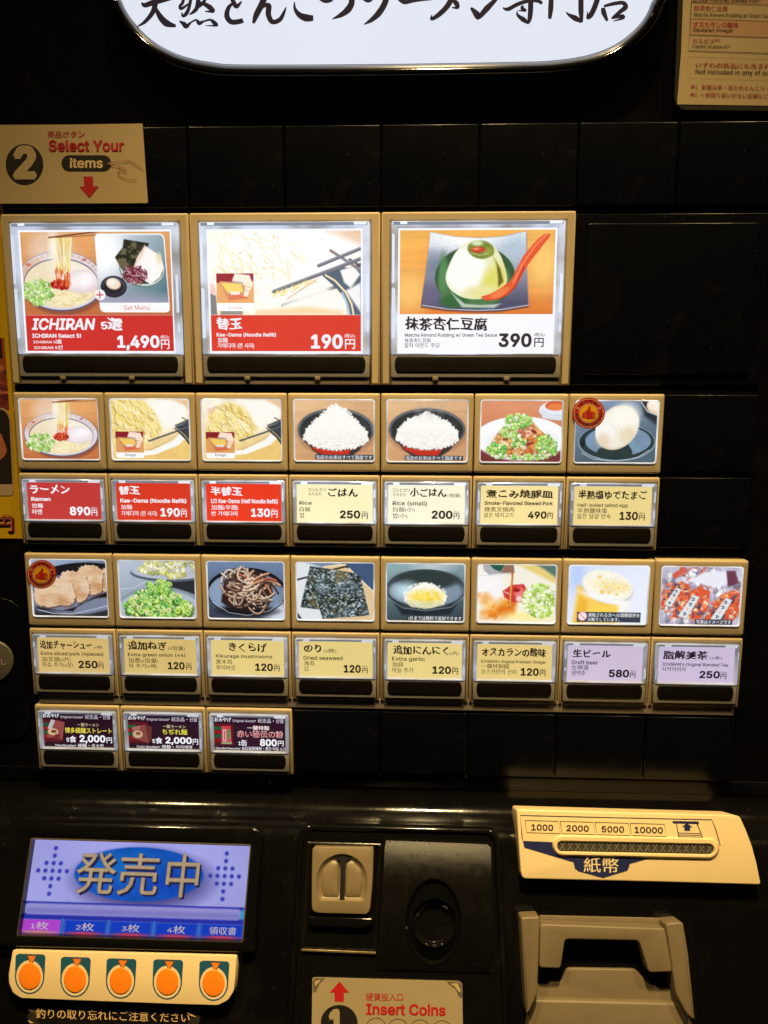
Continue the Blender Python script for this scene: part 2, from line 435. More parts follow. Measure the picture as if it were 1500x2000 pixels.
# ------------------------------------------------------------------ painter for the printed photographs
class Pic:
    def __init__(s, rect, nx, ny, seed=1):
        s.x0, s.y0, s.x1, s.y1 = rect; s.nx, s.ny = nx, ny
        s.X, s.Y = np.meshgrid(np.linspace(s.x0, s.x1, nx), np.linspace(s.y0, s.y1, ny))
        s.I = np.zeros((ny, nx, 3)); s.px = (s.x1 - s.x0) / nx; s.rng = np.random.RandomState(seed)
    def win(s, a, b, c, d):
        i0 = int(max(0, (a - s.x0) / (s.x1 - s.x0) * s.nx - 2)); i1 = int(min(s.nx, (c - s.x0) / (s.x1 - s.x0) * s.nx + 3))
        j0 = int(max(0, (b - s.y0) / (s.y1 - s.y0) * s.ny - 2)); j1 = int(min(s.ny, (d - s.y0) / (s.y1 - s.y0) * s.ny + 3))
        return slice(j0, max(j0, j1)), slice(i0, max(i0, i1))
    def put(s, w, m, c, clip=None):
        if clip is not None: m = m * clip[w]
        c = np.asarray(c, float)
        s.I[w] = s.I[w] * (1 - m[..., None]) + c * m[..., None]
    def fill(s, c): s.I[:] = c
    def grad(s, c0, c1, ang=90):
        a = math.radians(ang); t = (s.X - s.x0) / (s.x1 - s.x0) * math.cos(a) + (s.Y - s.y0) / (s.y1 - s.y0) * math.sin(a)
        t = np.clip(t, 0, 1)[..., None]; s.I[:] = np.asarray(c0) * (1 - t) + np.asarray(c1) * t
    def mell(s, cx, cy, rx, ry, rot=0, soft=None):
        soft = soft or s.px * 1.2
        a = math.radians(rot); x = s.X - cx; y = s.Y - cy
        u = (x * math.cos(a) + y * math.sin(a)) / rx; v = (-x * math.sin(a) + y * math.cos(a)) / ry
        return np.clip((1 - np.sqrt(u * u + v * v)) * min(rx, ry) / soft + .5, 0, 1)
    def ell(s, cx, cy, rx, ry, c, rot=0, soft=None, al=1.0, clip=None):
        soft = soft or s.px * 1.2; R = max(rx, ry) * (1 + .6 * soft / min(rx, ry)) + s.px
        w = s.win(cx - R, cy - R, cx + R, cy + R)
        a = math.radians(rot); x = s.X[w] - cx; y = s.Y[w] - cy
        u = (x * math.cos(a) + y * math.sin(a)) / rx; v = (-x * math.sin(a) + y * math.cos(a)) / ry
        m = np.clip((1 - np.sqrt(u * u + v * v)) * min(rx, ry) / soft + .5, 0, 1) * al
        s.put(w, m, c, clip)
    def mpoly(s, pts, soft=None):
        soft = soft or s.px * 1.2
        p = np.array(pts, float); q = np.roll(p, -1, 0); D = np.full(s.X.shape, 1e9); ins = np.zeros(s.X.shape, bool)
        for (ax, ay), (bx, by) in zip(p, q):
            ex, ey = bx - ax, by - ay; L = ex * ex + ey * ey + 1e-9
            t = np.clip(((s.X - ax) * ex + (s.Y - ay) * ey) / L, 0, 1)
            D = np.minimum(D, np.hypot(s.X - ax - t * ex, s.Y - ay - t * ey))
            c = ((ay > s.Y) != (by > s.Y)) & (s.X < (bx - ax) * (s.Y - ay) / (by - ay + 1e-12) + ax)
            ins ^= c
        return np.clip(np.where(ins, D, -D) / soft + .5, 0, 1)
    def poly(s, pts, c, soft=None, al=1.0, clip=None):
        s.put((slice(None), slice(None)), s.mpoly(pts, soft) * al, c, clip)
    def line(s, pts, w, c, al=1.0, clip=None, soft=None):
        soft = soft or s.px * 1.1
        p = np.array(pts, float); mg = w + soft + s.px
        ww = s.win(p[:, 0].min() - mg, p[:, 1].min() - mg, p[:, 0].max() + mg, p[:, 1].max() + mg)
        X, Y = s.X[ww], s.Y[ww]
        if X.size == 0: return
        D = np.full(X.shape, 1e9)
        for (ax, ay), (bx, by) in zip(p[:-1], p[1:]):
            ex, ey = bx - ax, by - ay; L = ex * ex + ey * ey + 1e-9
            t = np.clip(((X - ax) * ex + (Y - ay) * ey) / L, 0, 1)
            D = np.minimum(D, np.hypot(X - ax - t * ex, Y - ay - t * ey))
        s.put(ww, np.clip((w / 2 - D) / soft + .5, 0, 1) * al, c, clip)
    def curve(s, a, b, bend, w, c, al=1.0, clip=None, n=6):
        a = np.array(a, float); b = np.array(b, float); d = b - a; nrm = np.array([-d[1], d[0]])
        s.line([a + d * t + nrm * bend * 4 * t * (1 - t) for t in np.linspace(0, 1, n)], w, c, al, clip)
    def fbm(s, scale, octaves=4, sx=1.0, sy=1.0, seed=None):
        r = s.rng if seed is None else np.random.RandomState(seed); out = np.zeros(s.X.shape); amp = 1; tot = 0
        for o in range(octaves):
            sc = scale / 2 ** o
            gx = (s.X - s.x0) / (sc * sx); gy = (s.Y - s.y0) / (sc * sy)
            g = r.rand(int(gy.max()) + 3, int(gx.max()) + 3); i = gx.astype(int); j = gy.astype(int); fx = gx - i; fy = gy - j
            fx = fx * fx * (3 - 2 * fx); fy = fy * fy * (3 - 2 * fy)
            out += amp * ((g[j, i] * (1 - fx) + g[j, i + 1] * fx) * (1 - fy) + (g[j + 1, i] * (1 - fx) + g[j + 1, i + 1] * fx) * fy)
            tot += amp; amp *= .55
        return out / tot
    def tex(s, scale, amp, clip=None, sx=1.0, sy=1.0, octaves=4):
        n = (s.fbm(scale, octaves, sx, sy) - .5) * 2 * amp
        if clip is not None: n = n * clip
        s.I *= (1 + n[..., None])
    def wood(s, amp=.08): s.tex(60, amp, sx=4, sy=.35)
    def blobs(s, cx, cy, rx, ry, n, sz, cols, clip=None, dark=.80, rot=0, heap=False, asp=(1, 1.4), ring=None, order=True, hi=.5):
        pts = []
        while len(pts) < n:
            x, y = s.rng.uniform(-1, 1, 2)
            if x * x + y * y > 1: continue
            if heap and y < -.2 and abs(x) > .85 * (1 + y) + .12: continue
            pts.append((cx + x * rx, cy + y * ry))
        if order: pts.sort(key=lambda p: p[1])
        for x, y in pts:
            r = s.rng.uniform(*sz); c = np.array(cols[s.rng.randint(len(cols))], float) * s.rng.uniform(.88, 1.1); a = s.rng.uniform(0, 180); k = s.rng.uniform(*asp)
            s.ell(x, y + r * .25, r * k, r, c * dark, a, clip=clip)
            s.ell(x - r * .1, y - r * .1, r * .82 * k, r * .8, c, a, clip=clip)
            if ring is not None and s.rng.rand() < ring: s.ell(x, y, r * .35, r * .35, c * .62, 0, clip=clip)
            elif s.rng.rand() < hi: s.ell(x - r * .25, y - r * .3, r * .3, r * .25, np.minimum(c * 1.3 + 20, 262), a, clip=clip, al=.8)
    def finish(s, blur=0, grain=.012):
        """print softness and grain"""
        for _ in range(blur):
            P = np.pad(s.I, ((1, 1), (1, 1), (0, 0)), mode='edge')
            s.I = P[1:-1, 1:-1] * .4 + (P[:-2, 1:-1] + P[2:, 1:-1] + P[1:-1, :-2] + P[1:-1, 2:]) * .15
        g = s.fbm(s.px * 9, 2) - .5
        s.I = s.I * (1 + grain * 1.5 * g[..., None]) * (1 + s.rng.normal(0, grain, s.X.shape)[..., None])
    def colors(s, gain=1.0):
        s.finish()
        I = np.clip(s.I, 0, 300) / 255.0
        L = np.where(I <= 0.04045, I / 12.92, ((I + 0.055) / 1.055) ** 2.4)
        return (L * gain).reshape(-1, 3)
def put_pic(mb, P, fn, m, gain=1.0):
    """grid mesh carrying the painted picture; fn(s, t) maps 0..1 to panel points"""
    nx, ny = P.nx, P.ny
    vs_ = [fn(i / (nx - 1), j / (ny - 1)) for j in range(ny) for i in range(nx)]
    fs = [[j * nx + i, (j + 1) * nx + i, (j + 1) * nx + i + 1, j * nx + i + 1] for j in range(ny - 1) for i in range(nx - 1)]
    mb.add(vs_, fs, m, colors=P.colors(gain))

GREENS = [(158, 210, 92), (126, 192, 84), (190, 226, 128), (230, 244, 196), (104, 176, 84), (176, 218, 104), (206, 236, 150)]
def paint_bowl(p, cx, cy, rx, ry, k=1.0):
    """white ramen bowl with patterned rim, soup, noodles lifted by chopsticks, pork, onions"""
    p.grad((226, 168, 108), (196, 112, 66)); p.wood(.06)
    p.ell(cx - rx * .2, cy - ry * 1.15, rx * .5, ry * .55, (236, 205, 180), soft=60 * k, al=.8)
    p.ell(cx + rx * .6, cy - ry * 1.2, rx * .3, ry * .3, (240, 170, 105), soft=50 * k, al=.6)
    p.ell(cx + rx * .05, cy + ry * .1, rx * 1.0, ry * 1.03, (150, 84, 60), soft=16 * k)
    p.ell(cx, cy, rx, ry, (96, 92, 122)); p.ell(cx, cy - 3 * k, rx * .985, ry * .965, (226, 220, 232))
    p.ell(cx - rx * .55, cy - ry * .15, rx * .36, ry * .62, (214, 160, 120), soft=30 * k, al=.6, clip=p.mell(cx, cy, rx * .98, ry * .96))
    p.ell(cx + 2 * k, cy + ry * .06, rx * .87, ry * .83, (92, 84, 110)); 
    sc = p.mell(cx + 2 * k, cy + ry * .085, rx * .858, ry * .81)
    p.ell(cx + 2 * k, cy + ry * .085, rx * .858, ry * .81, (240, 224, 190))
    for i, a in enumerate(range(200, 345, 9)):          # rim pattern
        x = cx + rx * .93 * math.cos(math.radians(a)); y = cy + ry * .90 * math.sin(math.radians(a))
        if i % 5 == 2: p.ell(x, y, 16 * k, 9 * k, (200, 90, 70), al=.8)
        else: p.ell(x, y, 10 * k, 8 * k, (200, 150, 90), al=.8); p.ell(x, y, 5 * k, 4 * k, (235, 225, 225), al=.9)
    p.ell(cx + rx * .3, cy - ry * .3, rx * .45, ry * .35, (252, 244, 236), soft=60 * k, al=.8, clip=sc)
    p.ell(cx + rx * .1, cy + ry * .55, rx * .55, ry * .25, (250, 236, 190), soft=30 * k, al=.9, clip=sc)
    for i in range(60):
        x = cx + p.rng.uniform(-.25, .65) * rx; y = cy + p.rng.uniform(.4, .8) * ry
        p.curve((x, y), (x + p.rng.uniform(30, 90) * k, y + p.rng.uniform(-22, 22) * k), p.rng.uniform(-.3, .3), 4 * k, (255, 246, 205) if i % 2 else (226, 200, 140), .7, sc)
    p.ell(cx + rx * .48, cy + ry * .02, rx * .41, ry * .38, (226, 204, 200), soft=14 * k, clip=sc)
    p.ell(cx + rx * .47, cy - ry * .01, rx * .38, ry * .35, (244, 230, 234), soft=26 * k, clip=sc)
    p.ell(cx + rx * .55, cy - ry * .05, rx * .22, ry * .18, (255, 250, 252), soft=40 * k, clip=sc)
    p.tex(40 * k, .05, p.mell(cx + rx * .47, cy, rx * .4, ry * .36, 0, 20 * k), sx=2)
    for i in range(16): p.ell(cx + p.rng.uniform(-.6, .8) * rx, cy + p.rng.uniform(-.3, .7) * ry, 9 * k, 5 * k, (252, 244, 214), soft=5 * k, al=.6, clip=sc)
    # red sauce and lifted noodles
    xs = cx + rx * .03; ytop = cy - ry * 1.48
    p.poly([(xs - 70 * k, cy + ry * .1), (xs - 20 * k, cy - ry * .1), (xs + 40 * k, cy + ry * .05), (xs + 32 * k, cy + ry * .28), (xs - 60 * k, cy + ry * .22)], (188, 44, 34), soft=8 * k)
    p.blobs(xs - 10 * k, cy + ry * .1, 55 * k, 26 * k, 40, (5 * k, 9 * k), [(200, 50, 36), (170, 32, 28), (222, 84, 60)])
    for i in range(90):
        t = p.rng.rand(); x0 = xs - 56 * k + t * 126 * k; x1 = xs - 30 * k + t * 78 * k; y1 = cy - ry * (.25 + .25 * p.rng.rand())
        c = [(250, 232, 150), (244, 214, 116), (255, 248, 206), (228, 190, 96)][i % 4]
        p.curve((x0, ytop + p.rng.uniform(0, 10) * k), (x1, y1), p.rng.uniform(-.03, .03), 4.5 * k, c, .85)
    for i in range(55):
        x = xs + p.rng.uniform(-34, 44) * k; y = cy - ry * p.rng.uniform(.0, .5)
        p.line([(x, y), (x + p.rng.uniform(-8, 8) * k, y + p.rng.uniform(15, 38) * k)], 4 * k, [(222, 96, 40), (205, 62, 34), (240, 150, 70)][i % 3], .8)
    for i in range(40):
        t = p.rng.rand(); x0 = xs - 56 * k + t * 126 * k; p.line([(x0, ytop + p.rng.uniform(0, 40) * k), (xs - 30 * k + t * 78 * k, cy - ry * p.rng.uniform(.5, .9))], 2.4 * k, (255, 250, 222) if i % 2 else (206, 160, 70), .7)
    p.ell(xs - 38 * k, ytop + 60 * k, 26 * k, 80 * k, (255, 252, 240), soft=30 * k, al=.8); p.ell(cx - rx * .15, cy - ry * .75, rx * .5, ry * .3, (250, 240, 228), soft=90 * k, al=.35)
    p.line([(xs - 60 * k, ytop + 6 * k), (cx + rx * .98, ytop - 26 * k)], 8 * k, (120, 66, 46)); p.line([(xs - 20 * k, ytop + 6 * k), (cx + rx, ytop - 8 * k)], 6 * k, (150, 86, 56), .8)
    p.blobs(cx - rx * .56, cy + ry * .36, rx * .37, ry * .40, 130, (7 * k, 13 * k), [(182, 216, 124), (156, 204, 100), (206, 230, 160), (228, 242, 196), (140, 192, 90)], ring=.25, dark=.86)
def pic_ramen():
    p = Pic((128, 97, 725, 548), 170, 130, 3); paint_bowl(p, 432, 362, 285, 166); return p
def paint_noodles(p, ox, oy, sc=1.0, over=0.0, half=False):
    """noodles held by black chopsticks over a white bowl, wooden box inset"""
    T = lambda x, y: (ox + x * sc, oy + y * sc)
    p.grad((250, 246, 232), (238, 205, 130), 80)
    p.poly([T(150, 455), T(330, 360), T(600, 300), T(600, 460), T(0, 460)], (236, 200, 120), soft=10 * sc)
    p.tex(60, .05)
    p.poly([T(20, 395), T(300, 385), T(470, 310), T(570, 215), T(600, 250), T(520, 340), T(330, 415), T(60, 440)], (250, 248, 244), soft=5 * sc)   # bowl rim
    for i in range(22):
        t = i / 21; x = 250 + t * 270; y = 385 - 130 * t ** 1.5
        p.line([T(x, y), T(x + 9, y - 8)], 3 * sc, (200, 120, 80) if i % 2 else (170, 150, 150), .7)
    p.poly([T(480, 215), T(600, 150), T(600, 345), T(560, 290)], (58, 66, 74), soft=4 * sc)
    p.line([T(505, 218), T(560, 262), T(600, 310)], 6 * sc, (214, 180, 110)); 
    p.poly([T(300, 0), T(600, 0), T(600, 130), T(470, 230), T(380, 260)], (255, 252, 246), soft=60 * sc, al=.9)
    m = p.mpoly([T(0, 0), T(240, 0) if not half else T(190, 30), T(330, 90), T(400, 220), T(300, 330), T(180, 345), T(0, 330)] if not half else [T(60, 90), T(200, 15), T(330, 70), T(420, 220), T(330, 320), T(180, 330), T(40, 240)], 30 * sc)
    p.put((slice(None), slice(None)), m, (248, 228, 150))
    for i in range(260):
        x = p.rng.uniform(-20, 380); y = p.rng.uniform(-20, 320)
        c = [(253, 240, 166), (240, 208, 104), (255, 250, 212), (208, 166, 70), (255, 253, 234), (190, 146, 60)][p.rng.randint(6)]
        a = p.rng.uniform(.4, 1.4); L = p.rng.uniform(40, 120)
        p.curve(T(x, y), T(x + L * math.cos(a), y + L * math.sin(a)), p.rng.uniform(-.25, .25), p.rng.uniform(3, 6) * sc, c, .85, m)
    if over: p.I[:] = p.I * (1 - over * p.mell(*T(260, 130), 360 * sc, 300 * sc, 0, 300 * sc)[..., None]) + 262 * over * p.mell(*T(260, 130), 360 * sc, 300 * sc, 0, 300 * sc)[..., None]
    p.poly([T(480, 0), T(600, 0), T(600, 70), T(560, 40)], (228, 180, 130), soft=30 * sc, al=.8)
    p.line([T(550, 135), T(600, 165)], 9 * sc, (110, 110, 112))
    p.line([T(285, 313), T(600, 205)], 13 * sc, (74, 74, 82)); p.line([T(285, 311), T(600, 202)], 4 * sc, (130, 130, 138), .8)
    p.line([T(498, 196), T(600, 152)], 12 * sc, (70, 70, 78)); p.line([T(498, 194), T(600, 150)], 3 * sc, (130, 130, 138), .8)
    p.poly([T(498, 205), T(560, 190), T(545, 205), T(510, 218)], (50, 54, 56))
def inset_box(p, x0, y0, x1, y1):
    """small picture of a hand lifting a lidded wooden tray, on a white card"""
    w = x1 - x0; h = y1 - y0; T = lambda a, b: (x0 + a * w, y0 + b * h)
    p.poly(roundpoly([(x0, y0), (x1, y0), (x1, y1), (x0, y1)], w * .07), (250, 250, 250))
    cl = p.mpoly([(x0, y0), (x1, y0), T(1, .79), T(0, .79)])
    A = (slice(None), slice(None))
    p.put(A, cl, (222, 160, 96)); p.poly([T(0, 0), T(1, 0), T(1, .2), T(0, .25)], (140, 34, 40), clip=cl)
    p.poly([T(.08, .2), T(.7, .25), T(.8, .62), T(.3, .72)], (200, 140, 96), clip=cl); p.poly([T(.12, .25), T(.66, .28), T(.72, .5), T(.3, .52)], (240, 205, 100), clip=cl)
    p.poly([T(.3, .56), T(.78, .58), T(.86, .66), T(.34, .73)], (216, 110, 76), clip=cl); p.poly([T(.36, .48), T(.62, .48), T(.62, .56), T(.38, .57)], (235, 225, 215), clip=cl)
    p.poly([T(.42, .2), T(.5, .0), T(.9, .05), T(.98, .3), T(.82, .62), T(.72, .6), T(.78, .36), T(.66, .24)], (250, 226, 206), soft=w * .03, clip=cl)
    p.line([T(.72, .3), T(.9, .38)], w * .03, (226, 180, 150), clip=cl); p.line([T(.74, .42), T(.88, .48)], w * .03, (226, 180, 150), clip=cl)
    p.line([T(.45, .22), T(.7, .25)], w * .05, (170, 170, 172), .8, clip=cl)
def pic_noodle():
    p = Pic((792, 98, 1397, 553), 170, 130, 5); paint_noodles(p, 792, 98)
    inset_box(p, 820, 340, 1037, 540); return p
def pic_half():
    p = Pic((82, 103, 683, 567), 170, 130, 6); paint_noodles(p, 82, 103, half=True)
    for i in range(4): p.line([(125, 172 + i * 13), (175, 168 + i * 13)], 5, (220, 150, 150), .6)
    p.ell(185, 165, 18, 12, (220, 160, 160), al=.5)
    inset_box(p, 105, 350, 325, 552); return p
def paint_rice(p, cx, cy, rx, ry, x0, y0, x1, y1, top, w):
    p.grad((236, 196, 150), (206, 156, 112), 60); p.wood(.07)
    p.ell(cx, cy + 18, rx * 1.02, ry * 1.1, (150, 104, 76), soft=30, al=.6)
    p.poly([(cx - rx * .97, cy), (cx + rx * .97, cy), (cx + rx * .62, cy + ry * .95), (cx + rx * .35, cy + ry * 1.28), (cx - rx * .35, cy + ry * 1.28), (cx - rx * .62, cy + ry * .95)], (58, 54, 54), soft=8)
    p.poly([(cx - rx * .72, cy + ry * .62), (cx + rx * .42, cy + ry * .9), (cx + rx * .3, cy + ry * 1.22), (cx - rx * .25, cy + ry * 1.22), (cx - rx * .58, cy + ry * .95)], (196, 52, 36), soft=8)
    p.ell(cx, cy, rx, ry, (58, 64, 68)); p.ell(cx, cy - 2, rx * .985, ry * .97, (104, 116, 122)); p.ell(cx, cy + 5, rx * .95, ry * .93, (54, 56, 56))
    p.poly([(cx - rx * .75, cy + ry * .58), (cx - rx * .4, cy + ry * .88), (cx, cy + ry * .98), (cx + rx * .42, cy + ry * .9), (cx + rx * .3, cy + ry * 1.02), (cx - rx * .3, cy + ry * 1.03)], (206, 60, 40), soft=5)
    p.tex(70, .25, p.mell(cx, cy, rx, ry), octaves=4)
    hp = [(cx - w, cy + ry * .45), (cx - w * .92, cy), (cx - w * .6, cy - ry * .5), (cx - w * .2, top + 25), (cx, top), (cx + w * .3, top + 35), (cx + w * .7, cy - ry * .35), (cx + w * .98, cy + ry * .1), (cx + w, cy + ry * .5), (cx + w * .6, cy + ry * .82), (cx, cy + ry * .93), (cx - w * .6, cy + ry * .8)]
    m = p.mpoly(hp, 10); p.put((slice(None), slice(None)), m, (252, 250, 244))
    n = len(hp)
    for i in range(n):                                           # grainy outline of the heap
        a, b = np.array(hp[i]), np.array(hp[(i + 1) % n])
        for t in np.linspace(0, 1, 9):
            q = a + (b - a) * t + p.rng.uniform(-6, 6, 2); p.ell(q[0], q[1], p.rng.uniform(7, 13), p.rng.uniform(5, 8), (250, 248, 240), p.rng.uniform(0, 180))
    for i in range(330):
        x = cx + p.rng.uniform(-1, 1) * w; y = p.rng.uniform(top + 15, cy + ry * .9)
        a = p.rng.uniform(0, 180); e = (p.rng.rand() * .6 + .4) * np.clip((y - cy) / ry + .25, .08, 1)
        p.ell(x, y + 4, 12, 6, (196, 184, 160), a, al=.62 * e, clip=m); p.ell(x, y, 10, 4.5, (258, 256, 252), a, al=.85, clip=m)
def pic_rice():
    p = Pic((772, 112, 1355, 567), 170, 130, 7); paint_rice(p, 1075, 335, 278, 160, 772, 112, 1355, 567, 150, 232); return p
def pic_rice_small():
    p = Pic((93, 117, 688, 572), 170, 130, 8); paint_rice(p, 388, 335, 282, 157, 93, 117, 688, 572, 205, 228)
    for i in range(3): p.ell(330 + i * 80, 190, 30, 50, (170, 165, 160), soft=40, al=.35)
    return p
def pic_pork():
    p = Pic((772, 118, 1385, 577), 170, 130, 9)
    p.grad((224, 154, 114), (196, 104, 70), 90); p.wood(.05); p.poly([(772, 470), (1385, 440), (1385, 577), (772, 577)], (120, 54, 56), soft=20)
    p.ell(1080, 405, 350, 165, (176, 130, 136), soft=10); p.ell(1080, 398, 350, 162, (252, 252, 254))
    p.ell(1090, 440, 262, 108, (236, 236, 234), soft=60)
    p.ell(1310, 190, 100, 62, (240, 240, 246)); p.poly([(1212, 170), (1385, 200), (1385, 265), (1240, 250)], (232, 236, 244))
    for i in range(3): p.line([(1222, 195 + i * 20), (1300, 225 + i * 18), (1385, 228 + i * 18)], 5, (160, 180, 206), .6)
    p.ell(1330, 158, 76, 34, (212, 90, 50)); p.ell(1335, 164, 66, 26, (234, 130, 72))
    heap = roundpoly([(830, 500), (880, 390), (960, 300), (1010, 240), (1080, 215), (1160, 270), (1240, 360), (1320, 420), (1340, 480), (1260, 530), (1080, 545), (900, 535)], 30)
    m = p.mpoly(heap, 16); A = (slice(None), slice(None)); p.put(A, m, (214, 150, 88))
    meat = [(232, 150, 70), (240, 178, 104), (206, 104, 56), (246, 214, 170), (150, 64, 52), (226, 130, 60), (250, 226, 196)]
    for i in range(120):                                         # torn strips of pork
        x = p.rng.uniform(860, 1310); y = p.rng.uniform(330, 545); a = p.rng.uniform(-1.0, 1.0); L = p.rng.uniform(18, 46); w = p.rng.uniform(9, 20); c = np.array(meat[p.rng.randint(len(meat))]) * p.rng.uniform(.9, 1.06)
        q = [(x + L * math.cos(a + t) * r, y + .7 * L * math.sin(a + t) * r) for t, r in zip(np.linspace(0, 2 * math.pi, 8)[:-1], p.rng.uniform(.45, 1.1, 7))]
        p.poly([(b, d + 5) for b, d in q], c * .6, soft=8, clip=m, al=.8); p.poly(q, c, soft=7, clip=m)
        p.ell(x - 3, y - 4, w * .5, w * .25, np.minimum(c * 1.2 + 20, 255), math.degrees(a), soft=6, clip=m, al=.7)
    p.blobs(1130, 350, 60, 50, 14, (12, 24), [(250, 214, 186), (240, 190, 150), (206, 110, 90)], clip=m, asp=(1, 2)); p.ell(1175, 348, 24, 12, (140, 40, 44), 30, soft=8); p.ell(1145, 440, 34, 10, (150, 50, 46), -20, soft=8)
    def rings(cx, cy, rx, ry, n, sz=(11, 19)):
        for i in range(n):
            while True:
                a, b = p.rng.uniform(-1, 1, 2)
                if a * a + b * b < 1: break
            x, y = cx + a * rx, cy + b * ry; r = p.rng.uniform(*sz); c = np.array(GREENS[p.rng.randint(len(GREENS))]); ro = p.rng.uniform(0, 180); k = p.rng.uniform(.55, .95)
            p.ell(x + 1, y + 4, r, r * k, c * .55, ro, soft=8, al=.7); p.ell(x, y, r, r * k, c, ro, soft=5); p.ell(x, y - 1, r * .62, r * k * .6, np.minimum(c * 1.15 + 26, 255), ro, soft=4)
            if p.rng.rand() < .55: p.ell(x, y, r * .36, r * k * .34, c * .66, ro, soft=4, al=.8)
    rings(1055, 270, 95, 52, 85); rings(985, 345, 60, 55, 45); rings(900, 490, 75, 52, 60); rings(1270, 440, 80, 70, 80, (9, 16)); rings(1060, 425, 55, 45, 26); rings(1110, 535, 190, 20, 50, (9, 15)); rings(1330, 480, 30, 40, 18, (8, 13))
    return p
def pic_egg():
    p = Pic((108, 117, 742, 578), 170, 130, 10)
    p.grad((140, 160, 186), (80, 98, 112), 70)
    p.poly([(610, 117), (742, 117), (742, 300), (640, 230)], (46, 52, 56), soft=30); p.ell(742, 150, 90, 70, (240, 210, 170), soft=8); p.ell(742, 145, 80, 50, (250, 240, 226))
    p.line([(605, 120), (660, 195), (742, 225)], 8, (190, 205, 215))
    p.ell(435, 425, 300, 140, (150, 170, 184)); p.ell(435, 422, 292, 133, (46, 58, 62)); p.ell(445, 415, 255, 112, (124, 150, 176))
    p.poly([(270, 520), (300, 470), (420, 430), (520, 430), (560, 490), (562, 548), (430, 558), (320, 545)], (44, 60, 60), soft=8)
    p.tex(90, .1)
    p.ell(432, 318, 150, 180, (214, 202, 176), 48, soft=6); p.ell(440, 310, 143, 174, (244, 238, 222), 48, soft=22)
    p.ell(470, 260, 100, 130, (254, 250, 238), 48, soft=70); p.ell(520, 370, 60, 60, (226, 208, 170), soft=60, al=.7, clip=p.mell(432, 318, 146, 176, 48))
    p.ell(345, 365, 100, 92, (236, 228, 214), soft=10, clip=p.mell(432, 318, 148, 178, 48)); p.ell(340, 352, 90, 80, (252, 248, 240), soft=50, clip=p.mell(432, 318, 148, 178, 48))
    p.ell(330, 410, 50, 50, (222, 196, 160), soft=50, al=.6)
    p.line([(438, 290), (468, 340), (457, 380), (478, 420)], 4, (216, 196, 160), .7)
    p.line([(165, 505), (260, 552), (435, 566), (600, 540), (690, 480)], 4, (210, 220, 226)); p.ell(175, 430, 18, 30, (30, 36, 40), al=.8)
    return p
def pic_chashu():
    p = Pic((200, 92, 785, 508), 170, 130, 11)
    p.grad((150, 168, 200), (60, 62, 74), 75); p.ell(300, 110, 200, 50, (170, 190, 214), soft=80)
    p.ell(640, 330, 500, 218, (26, 26, 30)); p.ell(560, 345, 420, 148, (110, 116, 138)); p.ell(540, 380, 420, 106, (132, 140, 166), soft=30)
    p.poly([(230, 440), (420, 470), (560, 430), (660, 370), (785, 325), (785, 362), (690, 372), (560, 420), (510, 470), (240, 462)], (30, 22, 24), soft=14)
    edge = [[(735, 160), (785, 150), (785, 330), (720, 300), (700, 220)],
            [(560, 150), (650, 125), (735, 140), (770, 200), (745, 250), (740, 320), (690, 350), (630, 345), (580, 250)],
            [(430, 190), (520, 165), (620, 210), (650, 270), (640, 350), (590, 400), (540, 398), (470, 330), (410, 250)],
            [(215, 300), (260, 240), (360, 215), (470, 240), (530, 300), (530, 390), (470, 435), (400, 425), (330, 445), (240, 435), (205, 380)]]
    for k, e in enumerate(edge):
        e = [(x + p.rng.uniform(-8, 8), y + p.rng.uniform(-8, 8)) for x, y in roundpoly(e, 34, 5)]
        m = p.mpoly(e, 6); A = (slice(None), slice(None))
        p.poly([(x + 6, y + 10) for x, y in e], (96, 62, 44), soft=12, al=.8)
        p.put(A, m, (238, 200, 162))
        c = np.mean(e, 0)
        p.ell(c[0] - 10, c[1] - 20, 80, 52, (242, 208, 168), 20, soft=50, clip=m); p.ell(c[0] + 40, c[1] + 50, 60, 36, (206, 150, 100), 20, soft=44, clip=m, al=.8)
        n = p.fbm(46, 5, sx=1.8); p.put(A, np.clip((n - .52) * 7, 0, 1) * m * .55, (250, 226, 198)); p.put(A, np.clip((.45 - n) * 7, 0, 1) * m * .4, (206, 152, 108))
        inner = np.clip(p.mpoly(e, 26) * 1.0, 0, 1); p.put(A, np.clip(m - inner, 0, 1) * .8, (250, 232, 208))
        for i in range(10):
            x = p.rng.uniform(c[0] - 100, c[0] + 90); y = p.rng.uniform(c[1] - 60, c[1] + 60)
            p.curve((x, y), (x + p.rng.uniform(30, 80), y + p.rng.uniform(-24, 24)), p.rng.uniform(-.3, .3), 4, (250, 226, 200) if i % 2 else (196, 138, 96), .4, m)
    p.line([(236, 462), (350, 488), (500, 492), (640, 462), (785, 425)], 7, (196, 204, 220)); p.poly([(200, 478), (420, 508), (200, 508)], (46, 52, 56), soft=10); p.poly([(560, 508), (785, 455), (785, 508)], (46, 50, 56), soft=14)
    return p
